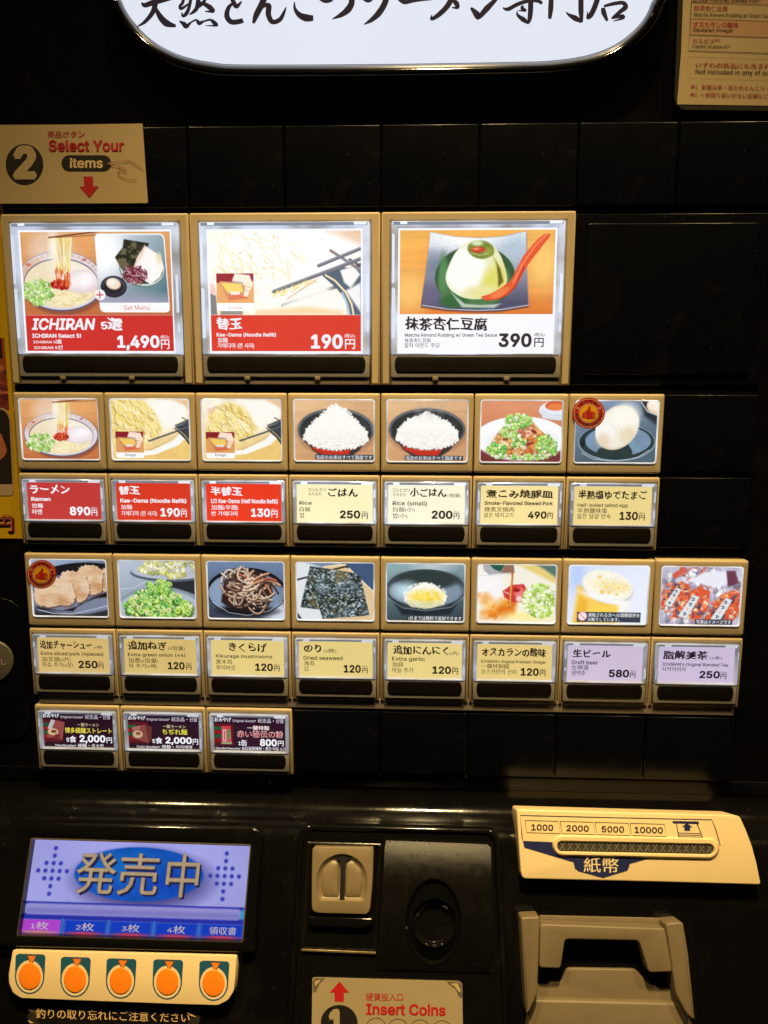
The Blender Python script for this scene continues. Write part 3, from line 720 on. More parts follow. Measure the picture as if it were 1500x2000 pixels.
def pic_onion():
    p = Pic((850, 97, 1435, 518), 170, 130, 12)
    p.grad((200, 212, 230), (150, 160, 180), 70)
    p.poly([(1180, 240), (1435, 220), (1435, 345), (1340, 320), (1200, 280)], (46, 48, 52), soft=20)
    p.ell(1240, 190, 300, 62, (90, 100, 116)); p.ell(1250, 176, 300, 58, (196, 206, 222))
    p.blobs(1240, 150, 220, 66, 90, (12, 22), [(244, 240, 200), (230, 226, 140), (250, 250, 230), (214, 216, 130)], ring=.3)
    p.ell(1160, 480, 360, 190, (150, 162, 180), soft=10); p.ell(1160, 490, 340, 180, (190, 202, 216), soft=10)
    p.line([(860, 310), (960, 300), (1060, 250)], 4, (230, 238, 244))
    def cut_stalk(x, y, r):
        """a short slice of green onion: side wall, pale cut end, hollow"""
        c = np.array([(150, 206, 92), (112, 182, 78), (184, 222, 110), (92, 164, 72), (206, 232, 136), (170, 214, 70)][p.rng.randint(6)]) * p.rng.uniform(.9, 1.06)
        a = p.rng.uniform(-70, 70) - 90; L = r * p.rng.uniform(.5, 1.3); dx, dy = L * math.cos(math.radians(a)), L * math.sin(math.radians(a))
        p.ell(x + 2, y + r * .5, r * 1.15, r * .9, c * .34, 0, soft=8, al=.75)
        for k in np.linspace(0, 1, 5): p.ell(x + dx * (k - .5), y + dy * (k - .5), r, r * .8, c * (.62 + .22 * k), a + 90, soft=4)
        p.ell(x + dx * .55, y + dy * .55, r * .96, r * .72, np.minimum(c * 1.12 + 26, 255), a + 90, soft=4)
        if p.rng.rand() < .6: p.ell(x + dx * .55, y + dy * .55, r * .5, r * .34, c * .72, a + 90, soft=4)
        else: p.ell(x + dx * .5, y + dy * .5, r * .6, r * .4, (238, 246, 206), a + 90, soft=5, al=.8)
    for (cx, cy, rx, ry, n) in ((1150, 300, 100, 55, 60), (1130, 380, 190, 80, 120), (1150, 450, 262, 80, 200)):
        pts = []
        while len(pts) < n:
            a, b = p.rng.uniform(-1, 1, 2)
            if a * a + b * b < 1: pts.append((cx + a * rx, cy + b * ry))
        for x, y in sorted(pts, key=lambda q: q[1]): cut_stalk(x, y, p.rng.uniform(13, 22))
    for x, y in ((985, 455), (1010, 480), (1300, 470), (1280, 400)): cut_stalk(x, y, 24)
    return p
def pic_kikurage():
    p = Pic((128, 100, 695, 522), 170, 130, 13)
    p.grad((120, 142, 178), (56, 64, 82), 90); p.ell(660, 480, 110, 80, (214, 224, 240), soft=80)
    p.ell(415, 322, 295, 178, (22, 22, 28)); p.ell(415, 334, 282, 160, (112, 130, 156)); p.ell(240, 330, 130, 120, (146, 166, 196), soft=90, clip=p.mell(415, 332, 280, 160)); p.ell(600, 350, 80, 100, (130, 148, 176), soft=60, clip=p.mell(415, 332, 280, 160))
    p.ell(420, 462, 210, 42, (26, 26, 30), soft=26); p.line([(160, 400), (280, 478), (420, 497), (580, 462), (680, 390)], 5, (206, 212, 220), .8)
    p.poly([(225, 400), (250, 240), (340, 170), (480, 155), (590, 230), (612, 330), (580, 420), (420, 455), (280, 440)], (52, 32, 30), soft=16)
    for i in range(95):
        a = p.rng.uniform(0, 2 * math.pi); r = p.rng.rand() ** .55; x = 415 + 165 * r * math.cos(a); y = 300 + 122 * r * math.sin(a)
        b = p.rng.uniform(-.9, .9) if p.rng.rand() < .6 else p.rng.uniform(0, math.pi); L = p.rng.uniform(70, 190)
        warm = x > 400 and y < 300
        pal = [(206, 118, 80), (222, 150, 112), (184, 96, 66), (236, 190, 160)] if warm and i % 4 else [(206, 176, 150), (178, 144, 120), (226, 202, 180), (120, 88, 72), (74, 52, 46), (196, 160, 132)]
        c = np.array(pal[p.rng.randint(len(pal))], float)
        A, B = (x - L / 2 * math.cos(b), y - L / 2.4 * math.sin(b)), (x + L / 2 * math.cos(b), y + L / 2.4 * math.sin(b)); bn = p.rng.uniform(-.55, .55)
        p.curve((A[0] + 2, A[1] + 7), (B[0] + 2, B[1] + 7), bn, 15, c * .3, .8, n=9); p.curve(A, B, bn, 12, c, n=9); p.curve((A[0] - 1, A[1] - 3), (B[0] - 1, B[1] - 3), bn, 4, np.minimum(c * 1.25 + 26, 255), .7, n=9)
    for i in range(14): p.ell(p.rng.uniform(330, 560), p.rng.uniform(170, 300), 10, 4, (250, 240, 232), p.rng.uniform(0, 180), soft=5, al=.9)
    for i in range(12): p.ell(p.rng.uniform(260, 580), p.rng.uniform(420, 462), 16, 6, (30, 24, 26), p.rng.uniform(0, 60), soft=5)
    return p
def pic_nori():
    p = Pic((785, 105, 1350, 530), 170, 130, 14)
    p.fill((236, 240, 244)); p.poly([(1100, 105), (1350, 105), (1350, 310)], (70, 92, 130), soft=6); p.poly([(850, 105), (1110, 105), (1010, 150)], (120, 140, 170), soft=20)
    p.poly([(980, 130), (1140, 112), (1350, 315), (1350, 530), (1000, 530)], (236, 206, 160), soft=4); p.line([(985, 140), (1140, 120), (1350, 320)], 8, (250, 230, 196)); p.line([(1040, 160), (1150, 132), (1160, 140)], 14, (60, 50, 44))
    p.line([(785, 235), (860, 215)], 14, (56, 60, 66)); p.poly([(785, 470), (820, 522), (785, 530)], (70, 80, 96))
    for pts, s0 in (([(885, 130), (1225, 185), (1265, 370), (1180, 480), (810, 440), (850, 270)], 1), ([(960, 240), (1250, 200), (1320, 490), (975, 525), (940, 400)], 2)):
        m = p.mpoly([(x + p.rng.uniform(-3, 3), y + p.rng.uniform(-3, 3)) for x, y in pts], 5)
        A = (slice(None), slice(None)); p.put(A, np.clip(m * 1.0, 0, 1), (72, 84, 82))
        n = p.fbm(15, 3); n2 = p.fbm(9, 2, sx=1.6); n3 = p.fbm(90, 4)
        p.put(A, np.clip((n3 - .45) * 5, 0, 1) * m * .7, (128, 150, 162)); p.put(A, np.clip((.42 - n3) * 6, 0, 1) * m * .7, (40, 48, 44))
        for lo, c in ((.50, (120, 136, 140)), (.56, (170, 188, 194)), (.62, (224, 232, 234))): p.put(A, np.clip((n * .5 + n2 * .5 - lo) * 14, 0, 1) * m * .7, c)
        p.put(A, np.clip((.44 - n2) * 14, 0, 1) * m * .65, (28, 34, 30)); p.put(A, np.clip((p.fbm(60, 3) - .62) * 10, 0, 1) * m * .6, (140, 118, 66))
    p.line([(940, 400), (1265, 355)], 5, (40, 44, 40), .8)
    return p
def pic_garlic():
    p = Pic((87, 110, 657, 537), 170, 130, 15)
    p.grad((150, 180, 186), (60, 76, 84), 80); p.ell(420, 120, 120, 50, (190, 200, 206), soft=70)
    p.ell(375, 300, 290, 148, (30, 34, 38)); p.poly([(90, 330), (660, 310), (560, 480), (380, 505), (200, 490)], (36, 44, 50), soft=20)
    p.ell(375, 292, 284, 135, (66, 80, 88)); p.ell(375, 315, 270, 112, (128, 146, 164), soft=20); p.ell(380, 230, 230, 68, (50, 60, 62), soft=24); p.ell(230, 310, 90, 60, (190, 220, 228), soft=70, clip=p.mell(375, 315, 270, 112))
    p.ell(370, 425, 160, 22, (70, 80, 80), soft=14)
    m = p.mpoly([(215, 385), (240, 320), (300, 275), (360, 248), (440, 262), (500, 310), (530, 350), (510, 410), (400, 440), (270, 430)], 10)
    A = (slice(None), slice(None)); p.put(A, m, (250, 250, 236))
    p.ell(390, 355, 120, 46, (248, 214, 60), soft=50, clip=m); p.ell(350, 350, 60, 28, (252, 226, 90), soft=30, clip=m)
    n = p.fbm(22, 4); p.put(A, np.clip((.46 - n) * 6, 0, 1) * m * .35 * np.clip((p.Y - 300) / 120, .15, 1), (206, 196, 130)); p.put(A, np.clip((n - .54) * 7, 0, 1) * m * .5, (254, 254, 248))
    p.ell(370, 412, 130, 22, (206, 206, 160), soft=30, clip=m, al=.6)
    for i in range(70):
        a = p.rng.uniform(0, 2 * math.pi); x = 372 + 152 * math.cos(a); y = 345 + 92 * math.sin(a); p.ell(x, y, p.rng.uniform(5, 12), p.rng.uniform(4, 7), (252, 252, 244) if y < 380 else (214, 208, 160), p.rng.uniform(0, 180), soft=6, al=.8)
    p.line([(100, 370), (210, 440), (380, 458), (560, 430), (655, 350)], 5, (150, 166, 174), .8)
    return p
def pic_vinegar():
    p = Pic((745, 122, 1330, 553), 170, 130, 16)
    p.grad((236, 226, 214), (250, 236, 200), 90); p.ell(1000, 330, 420, 300, (246, 240, 226), soft=60); p.poly([(1160, 122), (1330, 122), (1330, 230), (1240, 160)], (90, 120, 110), soft=20); p.poly([(1040, 122), (1180, 122), (1330, 215), (1330, 260)], (232, 206, 120), soft=30)
    p.ell(830, 290, 110, 110, (250, 246, 246), soft=60)
    n = p.fbm(70, 4); A = (slice(None), slice(None))
    sm = p.mpoly([(760, 350), (830, 345), (880, 400), (960, 370), (1035, 400), (1020, 500), (900, 520), (780, 510), (800, 440)], 60)
    p.put(A, np.clip(sm * (n * 2.2 - .1), 0, 1), (240, 156, 50)); p.put(A, np.clip(sm * (n - .5) * 7, 0, 1) * .8, (222, 112, 34)); p.put(A, np.clip(sm * (.42 - n) * 7, 0, 1) * .8, (252, 214, 130)); p.ell(1130, 505, 160, 36, (252, 240, 160), soft=50)
    p.poly([(935, 320), (1000, 272), (1090, 265), (1120, 310), (1080, 400), (1010, 400), (950, 365)], (206, 60, 54), soft=12); p.ell(1060, 330, 36, 40, (240, 130, 130), soft=30); p.ell(1040, 310, 26, 16, (160, 30, 34), soft=10); p.line([(950, 325), (1000, 345)], 10, (250, 190, 180), .8); p.ell(1060, 375, 24, 22, (250, 210, 210), soft=14)
    p.blobs(1220, 380, 130, 120, 170, (10, 18), [(190, 222, 104), (212, 234, 140), (238, 248, 196), (160, 204, 84), (250, 252, 228)], ring=.15, dark=.9)
    p.poly([(785, 122), (1015, 122), (1020, 180), (985, 195), (900, 190), (830, 200), (790, 165)], (176, 176, 180), soft=6); p.poly([(830, 122), (950, 122), (915, 176), (870, 160)], (40, 92, 76), soft=8); p.poly([(950, 122), (1010, 122), (1020, 180), (1000, 190), (920, 178)], (150, 110, 90), soft=8); p.line([(760, 205), (850, 205), (990, 186)], 8, (226, 226, 230))
    p.line([(1005, 185), (1002, 260), (996, 330), (990, 440)], 16, (196, 110, 30)); p.line([(1000, 200), (997, 300), (994, 430)], 5, (250, 210, 130), .9)
    return p
def pic_beer():
    p = Pic((62, 130, 665, 570), 170, 130, 17)
    p.grad((214, 226, 250), (236, 240, 254), 40); p.ell(120, 200, 60, 120, (190, 210, 250), soft=80)
    p.poly([(130, 280), (520, 380), (470, 570), (100, 570)], (251, 206, 96), soft=34); p.poly([(150, 360), (210, 400), (190, 570), (110, 570)], (240, 186, 60), soft=30); p.poly([(250, 430), (470, 430), (440, 500), (220, 500)], (252, 214, 90), soft=30); p.poly([(450, 380), (540, 330), (490, 570), (440, 570)], (250, 246, 240), soft=30)
    p.ell(355, 300, 200, 110, (206, 206, 210), 14, soft=12); p.ell(355, 282, 195, 112, (250, 246, 230), 14, soft=10); p.ell(355, 380, 190, 30, (248, 248, 246), 14, soft=20)
    m = p.mell(355, 280, 185, 95, 14, 20); p.ell(400, 285, 130, 40, (250, 232, 170), 8, soft=50, clip=m); p.tex(20, .05, m)
    for x, y, r in ((318, 328, 20), (370, 330, 14), (430, 345, 12), (296, 215, 16), (440, 300, 10), (350, 290, 10), (500, 280, 9)): p.ell(x, y, r, r * .8, (246, 196, 90), soft=8, al=.8)
    for i in range(60): p.ell(p.rng.uniform(300, 540), p.rng.uniform(255, 330), 5, 3, (240, 216, 150), al=.6, clip=m)
    p.line([(270, 150), (295, 220), (310, 300)], 8, (252, 236, 190), .7)
    return p
def pic_tea():
    p = Pic((742, 142, 1352, 578), 170, 130, 18)
    p.fill((196, 192, 214)); p.tex(60, .2)
    p.blobs(1040, 360, 320, 230, 420, (10, 24), [(236, 236, 246), (206, 204, 222), (150, 146, 172), (236, 150, 126), (224, 112, 90), (250, 250, 254), (170, 156, 182)], asp=(1, 2), order=False)
    p.finish(2, 0)
    p.poly([(960, 250), (1060, 180), (1240, 170), (1280, 250), (1180, 300)], (236, 236, 246), soft=20); p.poly([(1230, 170), (1300, 170), (1330, 260), (1250, 290)], (110, 60, 80), soft=14); p.poly([(820, 200), (900, 150), (920, 180), (840, 240)], (210, 96, 76), soft=10)
    for ox, oy, k in ((0, 0, 1.0), (250, 20, 1.0), (-130, -70, .8)):
        T = lambda x, y: (980 + ox + x * k, 440 + oy + y * k)
        p.poly([T(-150, 80), T(-30, -110), T(60, -150), T(140, -110), T(130, 20), T(70, 95)], (222, 92, 56), soft=10)
        cl = p.mpoly([T(-150, 80), T(-30, -110), T(60, -150), T(140, -110), T(130, 20), T(70, 95)], 8)
        p.blobs(*T(0, -20), 140 * k, 120 * k, 100, (7, 14), [(244, 166, 116), (220, 84, 60), (250, 208, 170), (110, 84, 104), (240, 136, 92), (232, 110, 78)], clip=cl, asp=(1, 2.2), dark=.85)
        p.poly([T(10, -90), T(62, -72), T(-30, 95), T(-95, 70)], (200, 206, 214)); p.poly([T(13, -84), T(55, -70), T(-32, 88), T(-87, 67)], (226, 236, 240))
        for i, (x, y) in enumerate(((17, -55), (-2, -18), (-22, 18), (-42, 54))):
            c = (52, 52, 66) if i != 2 else (240, 170, 160)
            p.line([T(x - 14, y - 8), T(x + 12, y - 2)], 5 * k, c); p.line([T(x, y - 14), T(x - 8, y + 12)], 5 * k, c); p.line([T(x - 14, y + 6), T(x + 8, y + 10)], 4 * k, c)
    return p
def pic_set():
    p = Pic((130, 185, 1268, 795), 330, 178, 21); paint_bowl(p, 420, 545, 330, 222, 1.35)
    # white card with the set of toppings
    p.poly(roundpoly([(697, 197), (1226, 200), (1250, 776), (712, 774)], 40), (252, 252, 252))
    A = (slice(None), slice(None))
    cl = p.mpoly(roundpoly([(705, 207), (1218, 209), (1240, 702), (708, 702)], [36, 36, 2, 2]))
    t = np.clip((p.X - 700) / 540 * .6 + (p.Y - 200) / 500 * .5, 0, 1)[..., None]
    g = np.array((236, 238, 250)) * (1 - t) + np.array((92, 124, 134)) * t
    p.I = p.I * (1 - cl[..., None]) + g * cl[..., None]
    p.ell(760, 330, 160, 200, (255, 255, 258), soft=160, clip=cl); p.ell(1040, 700, 300, 50, (170, 166, 190), soft=90, clip=cl)
    p.ell(1045, 460, 172, 130, (110, 130, 126), 10); p.ell(1047, 452, 168, 126, (206, 224, 214), 10); p.ell(1050, 448, 158, 116, (60, 70, 72), 10)
    for pts in ([(918, 238), (1110, 270), (1060, 360), (905, 310)], [(905, 300), (1065, 345), (985, 455), (890, 455), (845, 370)]):
        m = p.mpoly(pts, 6); p.put(A, m, (54, 52, 40)); n = p.fbm(36, 5); p.put(A, np.clip((n - .5) * 14, 0, 1) * m * .7, (130, 122, 86)); p.put(A, np.clip((.42 - n) * 14, 0, 1) * m * .6, (24, 24, 20))
    p.poly([(1075, 285), (1160, 340), (1205, 400), (1214, 450), (1180, 520), (1110, 568), (1060, 540), (985, 440), (1010, 380)], (252, 246, 240), soft=10)
    p.ell(1110, 440, 70, 80, (255, 252, 250), soft=50); p.line([(1075, 290), (1045, 360), (1000, 420)], 12, (240, 190, 170), .7); p.ell(1180, 380, 20, 40, (240, 226, 190), soft=20)
    for i in range(90):
        a = p.rng.uniform(0, 2 * math.pi); r = p.rng.rand() ** .6; x = 990 + 85 * r * math.cos(a); y = 500 + 62 * r * math.sin(a); b = p.rng.uniform(0, 3.1)
        p.curve((x - 28 * math.cos(b), y - 22 * math.sin(b)), (x + 28 * math.cos(b), y + 22 * math.sin(b)), p.rng.uniform(-.4, .4), 7, [(120, 40, 56), (90, 26, 40), (214, 160, 176), (160, 76, 90)][i % 4])
    p.ell(825, 585, 100, 80, (44, 42, 52)); p.ell(825, 580, 84, 64, (84, 82, 96)); p.ell(822, 585, 78, 56, (40, 38, 46)); p.ell(824, 566, 56, 42, (150, 120, 100), 10, soft=8); p.ell(824, 562, 54, 40, (246, 228, 208), 10, soft=10); p.ell(812, 552, 30, 20, (254, 246, 236), soft=18)
    p.ell(718, 645, 40, 40, (252, 252, 252)); p.line([(690, 645), (738, 645)], 9, (206, 50, 56)); p.line([(714, 620), (714, 670)], 9, (206, 50, 56))
    return p
def pic_noodle_big():
    p = Pic((165, 180, 1305, 800), 330, 178, 22)
    paint_noodles(p, 165, 130, 1.92, over=.95)
    A = (slice(None), slice(None)); p.I[:] = np.where(True, p.I, p.I)
    p.poly([(760, 690), (1010, 560), (1150, 640), (1215, 800), (520, 800)], (258, 254, 246), soft=60, al=.95); p.poly([(160, 180), (900, 180), (1000, 560), (600, 700), (160, 640)], (262, 260, 256), soft=120, al=.6); p.poly([(520, 770), (900, 740), (1160, 770), (1160, 800), (500, 800)], (250, 214, 150), soft=40, al=.8)
    p.poly([(1005, 500), (1150, 440), (1305, 470), (1305, 800), (1215, 800), (1190, 690), (1120, 600)], (92, 106, 122), soft=6)
    p.poly([(1150, 470), (1250, 440), (1300, 500), (1230, 600), (1180, 560)], (255, 252, 246), soft=16); p.poly([(1190, 620), (1305, 560), (1305, 780), (1240, 690)], (250, 248, 246), soft=20)
    p.line([(1040, 505), (1110, 545), (1190, 630), (1235, 720), (1250, 800)], 14, (252, 232, 186)); p.line([(1165, 640), (1200, 720), (1215, 800)], 24, (206, 226, 240), .7)
    ms = p.mpoly([(170, 185), (760, 185), (900, 420), (760, 640), (520, 700), (170, 480)], 60)
    for i in range(170):
        x = p.rng.uniform(165, 860); y = p.rng.uniform(180, 660); a = p.rng.uniform(.3, 1.5); L = p.rng.uniform(70, 210)
        p.curve((x, y), (x + L * math.cos(a), y + L * math.sin(a)), p.rng.uniform(-.25, .25), p.rng.uniform(5, 11), [(250, 232, 176), (255, 250, 226), (244, 222, 160), (262, 262, 258)][i % 4], .55, ms)
    for i in range(22): p.ell(p.rng.uniform(190, 700), p.rng.uniform(200, 600), p.rng.uniform(6, 16), p.rng.uniform(4, 8), (236, 206, 130), p.rng.uniform(0, 90), soft=8, al=.6)
    p.poly([(165, 560), (200, 575), (215, 660), (180, 670), (165, 650)], (240, 190, 190), soft=16, al=.7)
    p.line([(1080, 325), (1305, 470)], 22, (150, 140, 140)); p.line([(650, 625), (1305, 385)], 28, (122, 120, 130)); p.line([(650, 618), (1305, 376)], 8, (160, 160, 170)); p.line([(990, 435), (1305, 310)], 26, (118, 118, 128)); p.line([(990, 429), (1305, 303)], 7, (160, 160, 170))
    for i in range(40):
        x = p.rng.uniform(640, 960); p.line([(x, 650 - (x - 640) * .35 + p.rng.uniform(-20, 40)), (x + 30, 640 - (x - 640) * .35 + p.rng.uniform(-20, 40))], 8, (250, 224, 130), .6)
    for i in range(14):
        t = i / 13; p.line([(740 + t * 220, 690 - t * 140), (762 + t * 220, 668 - t * 140)], 8, (236, 190, 170), .7)
    p.poly([(165, 640), (210, 660), (215, 800), (165, 800)], (110, 110, 124), soft=10, al=.8); p.poly([(240, 760), (410, 760), (410, 800), (240, 800)], (120, 110, 110), soft=12, al=.7)
    p.poly([(1050, 180), (1305, 180), (1305, 280)], (244, 206, 176), soft=60, al=.9)
    inset_box(p, 215, 490, 497, 770)
    p.I += 18 * p.mpoly([(215, 490), (497, 490), (497, 770), (215, 770)])[..., None]
    return p
def pic_pudding():
    p = Pic((168, 165, 1275, 765), 330, 178, 23)
    p.grad((250, 190, 96), (226, 130, 60), 75); p.tex(120, .12, sx=5, sy=.3, octaves=5); p.ell(1200, 400, 140, 200, (252, 204, 116), soft=180); p.ell(240, 600, 140, 160, (252, 196, 110), soft=160)
    plate = [(385, 178), (560, 212), (740, 222), (900, 212), (1068, 175), (1078, 440), (1100, 705), (900, 738), (720, 742), (520, 732), (322, 705), (355, 460)]
    m = p.mpoly(plate, 5); A = (slice(None), slice(None))
    p.poly([(x, y + 12) for x, y in plate], (120, 70, 56), soft=16)
    t = np.clip((p.Y - 180) / 500, 0, 1)[..., None]; g = np.array((236, 244, 250)) * (1 - t) + np.array((84, 84, 110)) * t
    p.I = p.I * (1 - m[..., None]) + g * m[..., None]
    p.ell(430, 420, 90, 90, (120, 130, 150), soft=120, clip=m, al=.8); p.ell(1000, 300, 120, 90, (180, 200, 216), soft=120, clip=m, al=.8); p.ell(380, 640, 110, 80, (112, 104, 134), soft=90, clip=m, al=.8); p.ell(620, 230, 200, 60, (255, 255, 255), soft=90, clip=m)
    p.tex(14, .05, m); p.line([(330, 700), (520, 728), (720, 738), (900, 732), (1098, 700)], 6, (206, 214, 230)); p.line(plate[:5], 4, (150, 160, 176), .7); p.line([(1068, 175), (1078, 440), (1100, 705)], 5, (150, 150, 176), .8)
    p.ell(710, 500, 288, 225, (58, 92, 60), soft=6, clip=m); p.ell(705, 530, 262, 190, (84, 124, 80), soft=16, clip=m); p.ell(560, 670, 100, 50, (60, 106, 62), soft=30, clip=m); p.ell(480, 480, 30, 140, (90, 140, 88), soft=24, clip=m)
    p.poly([(540, 610), (640, 690), (760, 700), (900, 690), (850, 720), (620, 715)], (190, 206, 190), soft=14, clip=m)
    body = [(560, 330), (620, 260), (720, 232), (830, 262), (890, 340), (930, 450), (945, 530), (910, 590), (830, 640), (720, 662), (610, 645), (520, 580), (492, 500), (520, 420)]
    p.poly(roundpoly(body, 60), (236, 236, 196), soft=8); cl = p.mpoly(roundpoly(body, 60), 8)
    p.ell(640, 450, 150, 170, (255, 255, 250), soft=60, clip=cl); p.ell(850, 540, 90, 130, (228, 222, 110), 20, soft=70, clip=cl); p.ell(780, 610, 140, 50, (236, 230, 160), soft=40, clip=cl); p.poly([(850, 370), (890, 440), (915, 530), (880, 570), (868, 470)], (110, 104, 40), soft=14, clip=cl); p.line([(835, 340), (860, 420), (872, 520)], 12, (214, 214, 110), .8, clip=cl)
    p.poly(roundpoly([(640, 290), (690, 240), (780, 240), (840, 280), (845, 340), (760, 378), (680, 350)], 40), (124, 140, 56), soft=12); p.ell(720, 258, 40, 18, (220, 230, 190), soft=14); p.ell(800, 320, 36, 30, (150, 160, 70), soft=20); p.ell(728, 304, 52, 22, (206, 72, 48), soft=6); p.ell(715, 298, 26, 9, (240, 150, 110), soft=8); p.line([(680, 326), (740, 345), (800, 330)], 6, (210, 216, 160), .8)
    p.poly(roundpoly([(1205, 192), (1240, 195), (1235, 215), (1080, 420), (1010, 560), (960, 620), (880, 660), (790, 668), (748, 640), (820, 620), (900, 575), (970, 520), (1050, 350), (1150, 230)], 20), (232, 92, 52), soft=5)
    p.line([(1215, 200), (1140, 270), (1050, 400), (985, 540)], 12, (250, 150, 110), .8); p.line([(1060, 430), (1000, 570), (900, 650), (800, 664)], 10, (190, 40, 36), .8); p.ell(890, 615, 80, 26, (246, 140, 80), -28, soft=16, al=.8)
    return p

# ------------------------------------------------------------------ the machine
def tag(o, label=None, cat=None, group=None, kind=None):
    if label: o['label'] = label
    if cat: o['category'] = cat
    if group: o['group'] = group
    if kind: o['kind'] = kind
    return o
machine = bpy.data.objects.new('ticket_machine', None); col.objects.link(machine)
machine.location = (0, 0.2, 0); machine.empty_display_size = 0.2
tag(machine, 'black ramen ticket vending machine with rows of lit picture buttons, screen and coin slot', 'ticket machine')

PD = 0.11                                    # depth of the black panel behind the button fronts
# cabinet: one profile swept sideways: flat panel, rounded ridge, sloping console, down to the floor
prof = [(-12.0, PD), (2.60, PD), (2.78, PD - .002), (2.87, 0.085), (2.95, 0.03), (3.01, -0.05), (3.04, -0.12)]
for i in range(13):
    t = i / 12; a = (1 - t) ** 2; b = 2 * t * (1 - t); c = t * t
    prof.append((3.045 * a + 3.10 * b + 3.38 * c, -0.13 * a + -0.34 * b + (-0.3 - (3.38 - 3.0) * TAN) * c))
prof += [(5.9, -0.3 - 2.9 * TAN), (6.05, -0.3 - 2.95 * TAN), (26.0, -0.3 - 2.9 * TAN), (26.0, 8.0), (-12.0, 8.0)]
mb = MB()
U0, U1 = -3.2, 11.2
loops = [[(u - 4, v, d) for v, d in prof] for u in (U0, U1)]
mb.loft(loops, CAB, cap0=True, cap1=True)
cabinet = mb.build('cabinet', machine, sharp=30)

# blank covers
blank_cache = {}
def blank_cover(u0, v0, u1, v1, front=0.05, r=0.02, label=None, m=BLACK, name='blank_cover'):
    mb = MB(); g = 0.008
    prism_uv(mb, rrect(u0 + g, v0 + g, u1 - g, v1 - g, r, 3), front, PD + .01, m, bev=0.014, seg=3)
    o = mb.build(name, machine)
    if label: o['label'] = label
    return o
for k in range(8): blank_cover(k, -4.49, k + 1, -3.675)
blank_cover(6, -3.62, 8, -1.86, 0.085, label='double width blank panel')
blank_cover(6.12, -3.52, 7.88, -1.97, 0.06, r=.03, label='raised double width blank panel')
for v0, v1 in ((-1.78, -.94), (-.90, -.11)): blank_cover(7, v0, 8, v1, .07)
for k in range(3, 8): blank_cover(k, 1.80, k + 1, 2.575, .03)
blank_cover(-3.1, 2.595, 11.1, 2.79, .098, name='trim_strip')
# dark smoked rail that carries the lower row
mb = MB(); prism_uv(mb, rrect(.06, 1.66, 7.96, 1.775, .01), 0.02, PD + .01, BASE, bev=.008); mb.build('mounting_rail', machine)

# ---- button modules
F_TOP = 0.0
def U_outline(w, h, side, top, bl=0.0):
    """upside-down U of the button frame: pillars left and right, beam on top"""
    g = .006
    return [(g + .012, 0), (w - g - .012, 0), (w - g, .014), (w - g, h), (w - side, h), (w - side, top), (side, top), (side, h), (g, h), (g, .014)]
def frame_mesh(mb, w, h, side, top, u, v):
    o = [(x + u, y + v) for x, y in U_outline(w, h, side, top)]
    # rounded front: top edge bevel larger
    loops = [[(x - 4, y, PD) for x, y in o]]
    for i in range(4):
        a = math.pi / 2 * i / 3; b = .020
        q = inset2(o, b * (1 - math.cos(a))); loops.append([(x - 4, y, b * (1 - math.sin(a))) for x, y in q])
    n = len(o)
    mb.loft(loops, CREAM, smooth=True)
    last = loops[-1]; L = list(range(n))
    # front faces: beam, left pillar, right pillar (outline indices: 0..9)
    mb.add(last, [[0, 1, 2, 5, 6, 9], [2, 3, 4, 5], [9, 6, 7, 8]], CREAM)
def lens_ends(x0, y0, x1, y1, bow, n=8):
    out = []
    for i in range(n + 1):
        t = i / n; out.append((x1 - bow + bow * (1 - (2 * t - 1) ** 2) ** .5 * 1.0 if 0 < t < 1 else x1 - bow, y0 + (y1 - y0) * t))
    for i in range(n + 1):
        t = 1 - i / n; out.append((x0 + bow - (bow * (1 - (2 * t - 1) ** 2) ** .5 if 0 < t < 1 else 0), y0 + (y1 - y0) * t))
    return out
RIMS = {}
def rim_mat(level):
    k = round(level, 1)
    return edge_lit('edge_lit_acrylic_%.1f' % k, (196, 210, 236), 0.20 * k, 0.62 * k)
